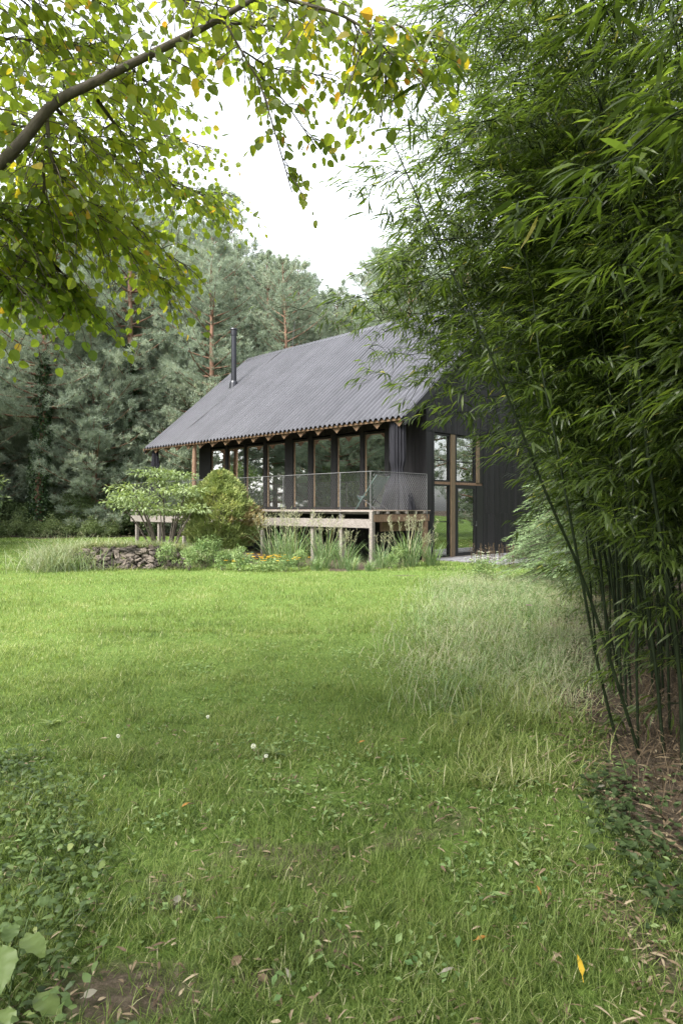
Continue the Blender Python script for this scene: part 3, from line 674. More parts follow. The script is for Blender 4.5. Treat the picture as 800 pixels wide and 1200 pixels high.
# ------------------------------------------------------------------ pines
def pine_proto(h, seed, z0f, spread, ivy=0):
    global R
    R = np.random.default_rng(seed)
    root = thing('pine_tree', 'x', 'pine tree')
    tr = MB(); n = 14; zt = np.linspace(-.3, h, n)
    bend = np.cumsum(R.normal(0, .05, (n, 2)), 0)
    tp = np.stack([bend[:, 0], bend[:, 1], zt], 1)
    tr.tube(tp, np.interp(zt / h, [0, .5, 1], [.24, .15, .02]) * (h / 18), 9)
    fol = MB(); br = MB()
    z = h * z0f
    P_, A_, Ls, Rn = [], [], [], []
    while z < h * .985:
        f = (z - h * z0f) / (h * (1 - z0f))
        ln = spread * np.interp(f, [0, .25, .6, .85, 1], [.85, 1, .8, .45, .12]) 
        for a in R.uniform(0, 6.28) + np.arange(4) * 1.57 + R.normal(0, .35, 4):
            L = ln * R.uniform(.6, 1.2); 
            if L < .15: continue
            o = np.array([np.interp(z, zt, tp[:, 0]), np.interp(z, zt, tp[:, 1]), z]); d = np.array([np.cos(a), np.sin(a), 0])
            rise = np.interp(f, [0, .5, 1], [-.10, .25, .9]) + R.normal(0, .1)
            k = np.linspace(0, 1, 7)[:, None]
            side = np.array([-d[1], d[0], 0]) * R.normal(0, .15)
            c = o + d * L * k + zz * L * (rise * k + .22 * k * k * k) + side * L * k * k
            tr.tube(c, np.linspace(.045, .008, 7) * (L / 3 + .3), 4, cap=False)
            nt = int(10 + 18 * L)
            q = R.uniform(.22, 1, nt) ** .75
            cx = np.stack([np.interp(q, k[:, 0], c[:, i]) for i in range(3)], 1)
            off = rdir(nt, -.35, .6) * (np.interp(q, [0, .8, 1], [.12, .30, .08]) * L)[:, None] * R.uniform(.3, 1.1, (nt, 1))
            tip = cx + off
            P_.append(tip); A_.append(nrm(off * 1.0 / max(L, .3) + d * .7 + zz * .75)); Ls.append(R.uniform(.16, .27, nt)); Rn.append(np.clip(.25 + .35 * R.random() + R.normal(0, .14, nt), 0, .9))
        z += R.uniform(.42, .75) * (h / 18)
    P_ = np.concatenate(P_); A_ = np.concatenate(A_); Ls = np.concatenate(Ls); Rn = np.concatenate(Rn)
    per = 17; n = len(P_)
    pos = np.repeat(P_, per, 0); ax = nrm(np.repeat(A_, per, 0) * .75 + rdir(n * per, -.7, 1) * .85)
    pos = pos + R.normal(0, .05, pos.shape)
    fol.cards(pos, ax, rdir(n * per), np.repeat(Ls, per) * R.uniform(.7, 1.15, n * per), 0.024, NEEDLE, np.clip(np.repeat(Rn, per) + R.normal(0, .06, n * per) + (R.random(n * per) < .012) * .6, 0, 1))
    tr.build('trunk', 'pine_bark', root, smooth=True); fol.build('needles', 'pine_needle', root)
    if ivy:
        m = MB(); ni = 5200; zi = R.uniform(0, ivy, ni) ** 1; a = R.uniform(0, 6.28, ni)
        rr = np.interp(zi, zt, np.interp(zt / h, [0, .5, 1], [.24, .15, .02]) * h / 18) + R.uniform(.03, .30, ni) * np.interp(zi / ivy, [0, .8, 1], [1.1, .9, .3]) * (.5 + vnoise(a * 1.2, zi * 1.1))
        d = np.stack([np.cos(a), np.sin(a), 0 * a], 1)
        pos = d * rr[:, None] + zi[:, None] * zz + np.stack([np.interp(zi, zt, tp[:, 0]), np.interp(zi, zt, tp[:, 1]), 0 * zi], 1)
        m.cards(pos, nrm(rdir(ni, -1, .1) + d * .3), nrm(d + rdir(ni) * .5), R.uniform(.10, .17, ni), R.uniform(.09, .14, ni), OVAL)
        m.build('ivy', 'ivy', root)
    return root
PG = 'pines in the wood behind the house'
PL = 'tall blue-green pine standing in the dense wood behind the house and lawn'
protos = [pine_proto(19, 11, .16, 3.6), pine_proto(17, 12, .12, 3.3), pine_proto(21, 13, .22, 3.8), pine_proto(15, 14, .08, 3.2)]
protolow = pine_proto(11.5, 16, .05, 3.3)
protoivy = pine_proto(18, 15, .34, 3.8, ivy=9.5)
R = np.random.default_rng(21)
# individually placed pines (photo column of trunk, distance, height scale, variant, label)
named = [
    (47, 38.5, 1.1, 4, 'ivy-clad pine at the left edge of the wood with dark leaves up its lower trunk'),
    (150, 41, 1.2, 4, 'ivy-clad pine between the left end of the roof and the left edge of the photo'),
    (118, 44, 1.15, 2, 'pine with bare reddish trunk showing high up behind the low yellow-green leaves'),
    (246, 47, 1.12, 2, 'pine with a reddish trunk directly behind the left end of the roof ridge'),
    (212, 43, .98, 1, 'bushy pine drooping over the far left corner of the corrugated roof'),
    (330, 55, 1.1, 0, 'pine whose rounded top rises against white sky right above the ridge'),
    (450, 50, 1.1, 0, 'pine seen beyond the ridge where the bamboo leaves begin'),
    (385, 62, .95, 3, 'lower pine top in the gap of sky between ridge and bamboo'),
]
first = {}
def place_pine(x, y, sc, v, rz, label, group):
    p = protoivy if v == 4 else protolow if v == 5 else protos[v]
    if v not in first:
        first[v] = 1; p.location = (x, y, 0); p.rotation_euler = (0, 0, rz); p.scale = (sc,) * 3; p['label'] = label; p['category'] = 'pine tree'
        if group: p['group'] = group
        elif 'group' in p: del p['group']
        return p
    c = dup(p, (x, y, 0), rz, sc, label, group)
    if not group and 'group' in c: del c['group']
    return c
spots = []
for u, y, sc, v, lb in named:
    x = (u - 400) / F * y; place_pine(x, y, sc, v, R.uniform(0, 6.28), lb, None); spots.append((x, y))
def housed(x, y):
    s, t = st_of(x, y); return -2.5 < s < 17.5 and -6 < t < 14.5
tries = 0; cnt = 0
while cnt < 74 and tries < 4000:
    tries += 1
    y = R.uniform(39, 66); x = R.uniform(-.56, .30) * y
    if housed(x, y) or y < forest_edge(x) + 2: continue
    if min(np.hypot(x - a, y - b) for a, b in spots) < 2.7: continue
    hs = np.interp((x / y) * F + 400, [0, 140, 230, 300, 345, 400, 460, 560, 640], [1.28, 1.30, 1.24, 1.12, 1.0, .97, 1.05, 1.1, 1.1])
    spots.append((x, y)); v = int(R.integers(0, 4)); hb = [19, 17, 21, 15][v]
    place_pine(x, y, hs * R.uniform(.90, 1.03) * (y / 50) ** .5 * 18.3 / hb, v, R.uniform(0, 6.28), PL, PG); cnt += 1
for k, u in enumerate([-14, 98, 112, 203, 232]):
    y = 40.3 + R.uniform(-.6, 2.2); x = (u - 400) / F * y
    if not housed(x, y): place_pine(x, y, R.uniform(.85, 1.1), 5, R.uniform(0, 6.28), 'younger pine with boughs down to the ground at the front of the wood', 'young pines along the wood edge')
# pines on the left side of the lawn (mirrored in the windows) and right beyond the bamboo
for x, y, sc, v in [(-22, 22, 1, 3), (-24, 16, 1, 1), (-26, 29, 1.05, 2), (-21, 11, 1, 3), (-27, 22, 1.1, 0), (-29, 35, 1, 2), (-18.5, 24, .9, 5), (-18.3, 19.5, .95, 5), (-23.5, 25, 1, 5), (-24, 19, 1, 5), (-19, 15, .95, 5), (-26, 26, 1.1, 1), (-25, 32, 1.1, 0), (-31, 24, 1.2, 3), (-31, 29, 1.2, 3), (-30, 18, 1.2, 1), (14, 26, .9, 3), (17, 32, 1, 1), (13, 36, 1, 0), (19, 22, 1, 0)]:
    place_pine(x, y, sc, v, R.uniform(0, 6.28), 'tall pine in the row along the side of the lawn' if x < 0 else 'tall pine hidden among the trees beyond the bamboo', 'pines beside the lawn' if x < 0 else 'pines beyond the bamboo')

# ------------------------------------------------------------------ shrubs
def bush_proto(name, cat, seed, w, h, nleaf, L, W, mat, tpl=OVAL, stems=7, stem_mat='tree_bark', nclump=26, low=.12, layered=0.):
    global R
    R = np.random.default_rng(seed)
    root = thing(name, 'x', cat)
    a = R.uniform(0, 6.28, nclump); rr = np.sqrt(R.random(nclump)) * w * .5 * .8; zc = h * (low + (1 - low) * R.random(nclump) ** .8)
    rr *= np.sqrt(np.clip(1.05 - (zc / h) ** 2.2, .05, 1))
    C = np.stack([np.cos(a) * rr, np.sin(a) * rr, zc * .93], 1)
    st = MB()
    for k in range(stems):
        c = C[R.integers(nclump)]; b = np.array([c[0] * .12, c[1] * .12, -.05])
        mid = b * .4 + c * .5 + np.array([0, 0, .12 * h]) * .3
        st.tube(curve([b, mid, c], 7), np.linspace(.028, .008, 7) * (h / 2.2), 5, cap=False)
    ci = R.integers(0, nclump, nleaf); d = rdir(nleaf, -.8, 1)
    cr = (w * .17) * R.uniform(.6, 1.25, nclump)
    pos = C[ci] + d * (cr[ci] * R.random(nleaf) ** .45)[:, None] * np.array([1, 1, 1 - .62 * layered])
    pos[:, 2] = np.maximum(pos[:, 2], .03)
    ax = nrm(d * .8 + rdir(nleaf) * .7 + [0, 0, -.15]); nn = nrm(rdir(nleaf, -.2, 1) + [0, 0, .5 + layered])
    f = MB(); f.cards(pos, ax, nn, L * R.uniform(.65, 1.25, nleaf), W * R.uniform(.7, 1.2, nleaf), tpl, np.clip(R.random(nclump)[ci] * .45 + R.random(nleaf) * .5, 0, 1))
    st.build('stems', stem_mat, root); f.build('foliage', mat, root)
    return root
def scatter(proto, spots, label, group, cat=None):
    for k, (x, y, sc) in enumerate(spots):
        rz = R.uniform(0, 6.28)
        if k == 0:
            proto.location = (x, y, 0); proto.scale = (sc,) * 3 if np.isscalar(sc) else sc; proto.rotation_euler = (0, 0, rz); tag(proto, label, cat, group)
        else: dup(proto, (x, y, 0), rz, sc, label, group)
dk = bush_proto('evergreen_shrub', 'shrub', 31, 4.2, 3.6, 5200, .20, .10, 'dark_shrub', nclump=34, low=.10)
dk2 = bush_proto('evergreen_shrub', 'shrub', 32, 3.6, 5.2, 6000, .19, .09, 'dark_shrub', nclump=40, low=.22)
R = np.random.default_rng(33)
sp1, sp2 = [], []
for u in np.arange(-40, 250, 21):
    y = forest_edge((u - 400) / F * 38) + R.uniform(2.2, 4.5); sp1.append(((u - 400) / F * y + R.normal(0, .3), y, R.uniform(.5, .95)))
for u in np.arange(-40, 260, 30):
    y = 41 + R.uniform(0, 4); sp2.append(((u - 400) / F * y, y, R.uniform(.8, 1.3)))
for x, y in [(-17.5, 24), (-18, 18), (-17, 30), (-19, 13), (-21, 36), (-16.5, 9)]: sp1.append((x, y, R.uniform(.9, 1.2)))
for x, y in [(8.5, 36), (12, 30), (15, 40), (5, 42), (14, 20), (16, 26), (13, 14)]: sp2.append((x, y, R.uniform(.9, 1.3)))
scatter(dk, sp1, 'dark evergreen shrub in the thicket under the pines', 'shrubs in the thicket under the pines')
scatter(dk2, sp2, 'tall dark evergreen shrub standing among the pine trunks', 'tall shrubs among the pine trunks')
lt = bush_proto('broadleaf_shrub', 'shrub', 34, 2.6, 1.5, 2200, .16, .09, 'pale_shrub', nclump=22)
R = np.random.default_rng(35)
scatter(lt, [((u - 400) / F * y, y, sc) for u, y, sc in [(20, 37.6, .62), (60, 37.4, .66), (85, 37.8, .6), (108, 37.6, .62), (128, 38.0, .55), (-10, 37.2, .7), (40, 38, .6)]], 'low yellow-green shrub along the far left lawn edge under the pines', 'sunlit low shrubs under the pines')

# open multi-stemmed shrub with layered pale leaves, left of the deck
sh = bush_proto('layered_shrub', 'shrub', 36, 4.1, 2.85, 3300, .13, .05, 'pale_shrub', stems=20, nclump=19, low=.42, layered=1.3, tpl=LANCE)
sh.location = (-5.15, 20.0, 0.02); sh.scale = (1.12, 1.12, 1.03); tag(sh, 'open multi-stemmed shrub with layered pale green leaves before the left end of the deck', 'shrub')
# golden dwarf conifer
def gold():
    global R
    R = np.random.default_rng(37)
    root = thing('golden_conifer', 'dense yellow-green dwarf conifer with a browned right side in front of the deck', 'conifer', (-3.70, 20.9, .05))
    n = 17000; z = R.random(n) ** .9
    prof = lambda q: np.interp(q, [0, .12, .35, .6, .85, 1], [.50, .84, 1.0, .80, .46, .08])
    a = R.uniform(0, 6.28, n)
    lump = .50 + .50 * vnoise(a * 2.2, z * 6, 1, 4) + .66 * vnoise(a * 5, z * 13, 1, 6)
    rr = .98 * prof(z) * lump * R.uniform(.72, 1.04, n)
    d = np.stack([np.cos(a), np.sin(a), 0 * a], 1)
    pos = d * rr[:, None] + zz * (.30 + z * 2.35)[:, None]
    ax = nrm(d * .7 + rdir(n) * .55 + zz * .55)
    brown = (np.cos(a - .2) * .6 + .55 - np.abs(z - .38) * 1.6 + (vnoise(a * 3, z * 7, 1, 9) - .5) * .9) > .92
    for nm, k, mt in (('foliage', ~brown, 'gold_conifer'), ('browned_foliage', brown, 'gold_brown')):
        f = MB(); m = k.sum(); f.cards(pos[k], ax[k], rdir(m), R.uniform(.08, .19, m), R.uniform(.025, .055, m), OVAL, np.clip(vnoise(a[k] * 3, z[k] * 9) * .6 + R.random(m) * .45, 0, 1)); f.build(nm, mt, root, local=True)
    t = MB(); t.tube([(-3.7, 20.9, 0), (-3.7, 20.9, 2.2)], [.09, .02], 7); t.build('trunk', 'tree_bark', root)
    return root
gold()

# ------------------------------------------------------------------ stone edging
def stones():
    global R
    R = np.random.default_rng(41)
    m = MB()
    for row in range(7):
        for a in np.arange(-1.66, 1.62, .115):
            x = MX + a + R.normal(0, .05); y = 17.92 + .16 * a * a + row * .03 + R.normal(0, .04); z = .04 + row * .078 + R.normal(0, .03)
            if z > .62 * (1 - (a / 1.75) ** 4): continue
            n1, n2 = 7, 9; th = np.linspace(0, np.pi, n1); ph = np.arange(n2) * 2 * np.pi / n2
            T, Pp = np.meshgrid(th, ph, indexing='ij')
            q = np.stack([np.sin(T) * np.cos(Pp), np.sin(T) * np.sin(Pp), np.cos(T)], -1)
            q = np.sign(q) * np.abs(q) ** .6 * (1 + R.normal(0, .16, q.shape)) * np.array([R.uniform(.05, .14), R.uniform(.06, .13), R.uniform(.035, .075)]); an_ = R.normal(0, .5); q = q @ np.array([[np.cos(an_), 0, np.sin(an_)], [0, 1, 0], [-np.sin(an_), 0, np.cos(an_)]])
            q[0] = q[0].mean(0); q[-1] = q[-1].mean(0)
            i = (np.arange(n1 - 1)[:, None] * n2 + np.arange(n2)[None]).ravel(); j = (np.arange(n1 - 1)[:, None] * n2 + (np.arange(n2)[None] + 1) % n2).ravel()
            m.add(q.reshape(-1, 3) + [x, y, z], None, np.stack([i, i + n2, j + n2, j], 1), R.random())
    tag(m.build('stone_edging', 'rock', loc=(MX, 17.95, 0)), 'low curved wall of dark rough stones holding up the grassy mound', 'stone wall')
stones()
def mound_grass(n):
    x = R.uniform(MX - 2, MX + 2, n); y = R.uniform(18.0, 24, n); k = mound_h(x, y) > .1
    return x[k], y[k]
def stalk_z(o, f): pass
def mound_cover():
    x, y = mound_grass(2600); n = len(x); mb = MB(); lean = rdir(n, 0, .2)
    mb.cards(np.stack([x, y, mound_h(x, y) + gz(x, y)], 1), nrm(lean * .5 + zz), lean, R.uniform(.08, .25, n), .016, NEEDLE, np.clip(R.normal(.6, .25, n), 0, 1))
    tag(mb.build('mound_grass', 'meadow'), 'thin dry grass over the mound behind the dark stones', 'grass', kind='stuff')
mound_cover()
def edge_s(n):
    x = R.uniform(MX - 1.7, MX + 2.0, n); top = R.random(n) < .6
    y = np.where(top, 18.15, 17.72) + .16 * (x - MX) ** 2 + R.normal(0, .10, n); return x, y
def edge_grass():
    x, y = edge_s(1500); n = len(x); top = mound_h(x, y) > .05; mb = MB(); lean = nrm(rdir(n, 0, .1) + np.array([0, -.7, 0]))
    k = top | (R.random(n) < .45 * (1 + np.sin(x * 4)))
    h = np.where(top, R.uniform(.15, .45, n), R.uniform(.08, .34, n))
    mb.cards(np.stack([x, y, mound_h(x, y)], 1)[k], nrm(lean * R.uniform(.2, 1.1, n)[:, None] + zz * .7)[k], lean[k], h[k], .012, LONG, np.clip(R.normal(.6, .25, n), 0, 1)[k])
    tag(mb.build('edging_grass', 'meadow'), 'dry grass hanging over and growing before the dark stone edging', 'grass', kind='stuff')
edge_grass()

# ------------------------------------------------------------------ bed plants in front of the deck
def reed_proto(seed, h, n, spread, plume=0):
    global R
    R = np.random.default_rng(seed); root = thing('reed_grass', 'x', 'ornamental grass')
    b = R.normal(0, spread * .32, (n, 3)) * [1, 1, 0]; ln = nrm(b + rdir(n, 0, .1) * .12)
    ax = nrm(ln * R.uniform(.05, .42, n)[:, None] + zz); hh = h * R.uniform(.45, 1, n)
    f = MB(); f.cards(b, ax, ln, hh, R.uniform(.010, .018, n), LONG, np.clip(R.normal(.45, .22, n), 0, 1)); f.build('blades', 'reed', root)
    if plume:
        k = R.choice(n, plume, False); m = MB()
        for q in k:
            tip = b[q] + ax[q] * h * 1.12; m.tube([b[q], b[q] + ax[q] * h * .6, tip], [.005, .004, .002], 3, .8, cap=False)
            c = np.linspace(.72, 1, 16)[:, None]; pp = b[q] + ax[q] * h * 1.12 * c
            m.cards(pp + R.normal(0, .02, pp.shape), nrm(rdir(16, 0, 1) + zz * .6), rdir(16), R.uniform(.06, .13, 16), .009, OVAL, R.uniform(.6, 1, 16))
        m.build('plumes', 'meadow', root)
    return root
rp_ = [reed_proto(51, 1.25, 120, .36, 16), reed_proto(52, .95, 110, .34, 8), reed_proto(53, .55, 110, .28)]
R = np.random.default_rng(55)
reeds = [(325, 19.2, 1.05, 0, 'tall upright reed grass with plumes, the one beside the yellow flowers'), (342, 18.7, 1.12, 0, 'tallest plumed reed grass reaching the whitewashed beam of the deck'),
         (380, 18.3, 1.0, 0, 'plumed reed grass between the second and third posts from the right deck corner'), (403, 18.2, .95, 1, 'dark green reed grass just left of the corner post of the deck'),
         (447, 18.5, .85, 1, 'grey-green reed grass right of the corner post under the deck'), (480, 18.9, 1.0, 0, 'plumed reed grass beside the brown post at the gable end of the deck'),
         (505, 19.2, .85, 1, 'grey-green reed grass in front of the charred wall corner'), (412, 17.6, .9, 2, 'short bright tuft of grass at the foot of the corner post'),
         (370, 17.6, .85, 2, 'short dark tuft of grass at the lawn edge of the bed'), (432, 17.4, .7, 2, 'small bright tuft of grass between corner post and lawn'),
         (283, 19.2, .95, 2, 'grey-green tuft of grass beside the golden conifer')]
used = set()
for u, y, sc, v, lb in reeds:
    loc = ((u - 400) / F * y, y, 0)
    if v not in used:
        used.add(v); o = rp_[v]; o.location = loc; o.scale = (sc,) * 3; tag(o, lb, None, 'reed grasses in the bed before the deck')
    else: dup(rp_[v], loc, R.uniform(0, 6), sc, lb, 'reed grasses in the bed before the deck')
hb = [bush_proto('bed_plant', 'plant', 61, .9, .62, 900, .07, .028, 'herb', stems=9, nclump=22, low=.2), bush_proto('bed_plant', 'plant', 62, .8, .8, 800, .08, .022, 'herb', tpl=LANCE, stems=10, nclump=18, low=.25)]
R = np.random.default_rng(63); used = set()
herbs = [(238, 18.3, 1.15, 0, 'rounded grey-green bed plant below the golden conifer'), (222, 17.6, .8, 1, 'wispy green bed plant beside the stone edging'), (262, 17.6, .75, 0, 'low pale bed plant at the lawn edge under the conifer'),
         (280, 17.4, .8, 1, 'low green bed plant left of the yellow flowers'), (196, 17.9, .9, 1, 'straggly plant overhanging the right end of the stone edging'), (335, 17.3, .6, 0, 'small pale bed plant right of the yellow flowers'),
         (352, 17.7, .7, 1, 'thin green bed plant between two reed grasses'), (458, 17.8, .6, 0, 'low bed plant right of the corner post'), (467, 18.3, .75, 1, 'upright bed plant between the corner post and brown post'), (250, 19.6, 1.0, 1, 'upright green bed plant at the foot of the golden conifer')]
for u, y, sc, v, lb in herbs:
    loc = ((u - 400) / F * y, y, 0)
    if v not in used:
        used.add(v); o = hb[v]; o.location = loc; o.scale = (sc,) * 3; tag(o, lb, None, 'plants in the bed before the deck')
    else: dup(hb[v], loc, R.uniform(0, 6), sc, lb, 'plants in the bed before the deck')
def flowers(name, label, cat, x, y, h, n, mat, w, petal, loc_scale=.25):
    root = thing(name, label, cat, (x, y, 0)); st = MB(); fl = MB(); lf = MB()
    for k in range(n):
        b = R.normal(0, loc_scale * .5, 2); t = np.array([b[0] * 1.5, b[1] * 1.5, h * R.uniform(.7, 1.05)])
        st.tube([[b[0], b[1], 0], [b[0] * 1.2, b[1] * 1.2, t[2] * .5], t], .004, 4, cap=False)
        an = np.arange(9) * .698; d = np.stack([np.cos(an), np.sin(an), .15 + 0 * an], 1)
        fl.cards(np.repeat(t[None], 9, 0), d, zz, petal, petal * .5, OVAL)
    m = n * 14; p = R.normal(0, loc_scale * .6, (m, 3)); p[:, 2] = R.uniform(.03, h * .75, m)
    lf.cards(p, rdir(m, -.2, .6), rdir(m, .2, 1), w, w * .4, OVAL)
    st.build('stems', 'herb', root, local=True); fl.build('flower_heads', mat, root, local=True); lf.build('leaves', 'herb', root, local=True)
    return root
flowers('yellow_flowers', 'clump of golden yellow daisy flowers in the bed before the deck', 'flower', (310 - 400) / F * 17.5, 17.5, .40, 42, 'yellow', .08, .055, .5)
flowers('pink_flower', 'single pink flower in the meadow grass near the bamboo', 'flower', (621 - 400) / F * 8.3, 8.3, .42, 2, 'pink', .06, .03, .05)
flowers('white_flowers', 'creamy white flower head rising before the grey paving by the house', 'flower', (564 - 400) / F * 15.2, 15.2, .62, 30, 'white_petal', .07, .035, .22)
# rust-brown stalks against the gable wall
def docks():
    root = MB()
    for k in range(60):
        x = (R.uniform(548, 610) - 400) / F * 19; b = np.array([x, 18.3 + R.normal(0, .3), 0]); t = b + [R.normal(0, .05), 0, R.uniform(.35, .7)]
        root.tube([b, t], .004, 3, .3, cap=False); root.cards(t - zz * R.uniform(0, .25, (9, 1)), rdir(9, 0, 1), rdir(9), .05, .018, OVAL, R.uniform(0, .6, 9))
    tag(root.build('dry_stalks', 'dry_stem', loc=(3.9, 18.3, 0)), 'rusty dry seed stalks before the charred boards at the edge of the paving', 'dead plant', kind='stuff')
docks()

# ------------------------------------------------------------------ spruces by the right end of the gable
def spruce_proto(seed, h, w, name='spruce_tree'):
    global R
    R = np.random.default_rng(seed); root = thing(name, 'x', 'spruce tree'); t = MB(); b = MB(); f = MB()
    t.tube([(0, 0, -.1), (0, 0, h)], [.09 * h / 4, .01], 7)
    z = .30
    while z < h * .98:
        ln = w * .5 * (1 - (z / h) ** 1.15) + .08
        for a in R.uniform(0, 6.28) + np.arange(9) * .7 + R.normal(0, .2, 9):
            L = ln * R.uniform(.7, 1.12); d = np.array([np.cos(a), np.sin(a), 0]); k = np.linspace(0, 1, 6)[:, None]
            c = np.array([0, 0, z]) + d * L * k + zz * L * (.18 * k - .42 * k * k)
            b.tube(c, np.linspace(.016, .004, 6), 4, cap=False)
            ns = max(3, int(L / .085)); q = np.linspace(.18, 1, ns)
            cx = np.stack([np.interp(q, k[:, 0], c[:, i]) for i in range(3)], 1); sd = np.array([-d[1], d[0], 0])
            for sg in (-1, 1):
                tl = L * .42 * (1.12 - q) + .06; td = nrm(d * .75 + sd * sg * .8 - zz * .35 + R.normal(0, .12, (ns, 3)))
                for e in np.linspace(.1, 1, 7):
                    pp = cx + td * (tl * e)[:, None]
                    for s2 in (-1, 1):
                        f.cards(pp, nrm(td + nrm(np.cross(td, zz)) * s2 * .8 + R.normal(0, .12, (ns, 3))), zz + R.normal(0, .3, (ns, 3)), R.uniform(.06, .09, ns), .016, NEEDLE, np.clip(.15 + .55 * e * R.uniform(.7, 1.2, ns), 0, 1))
        z += R.uniform(.10, .17) * max(.6, h / 4)
    t.build('trunk', 'tree_bark', root); b.build('branches', 'tree_bark', root); f.build('needles', 'spruce', root)
    return root
s1 = spruce_proto(71, 4.4, 3.9); s1.location = (5.15, 14.4, 0); tag(s1, 'pale feathery spruce filling the gap between gable wall and bamboo')
s2 = spruce_proto(72, 1.5, 1.2, 'spruce_sapling'); s2.location = (5.1, 18.6, 0); tag(s2, 'small young spruce at the right end of the charred gable wall', 'spruce sapling')
s3 = dup(s1, (7.6, 18.5, 0), 1.3, 1.25, 'taller feathery spruce hidden deeper behind the bamboo grove')

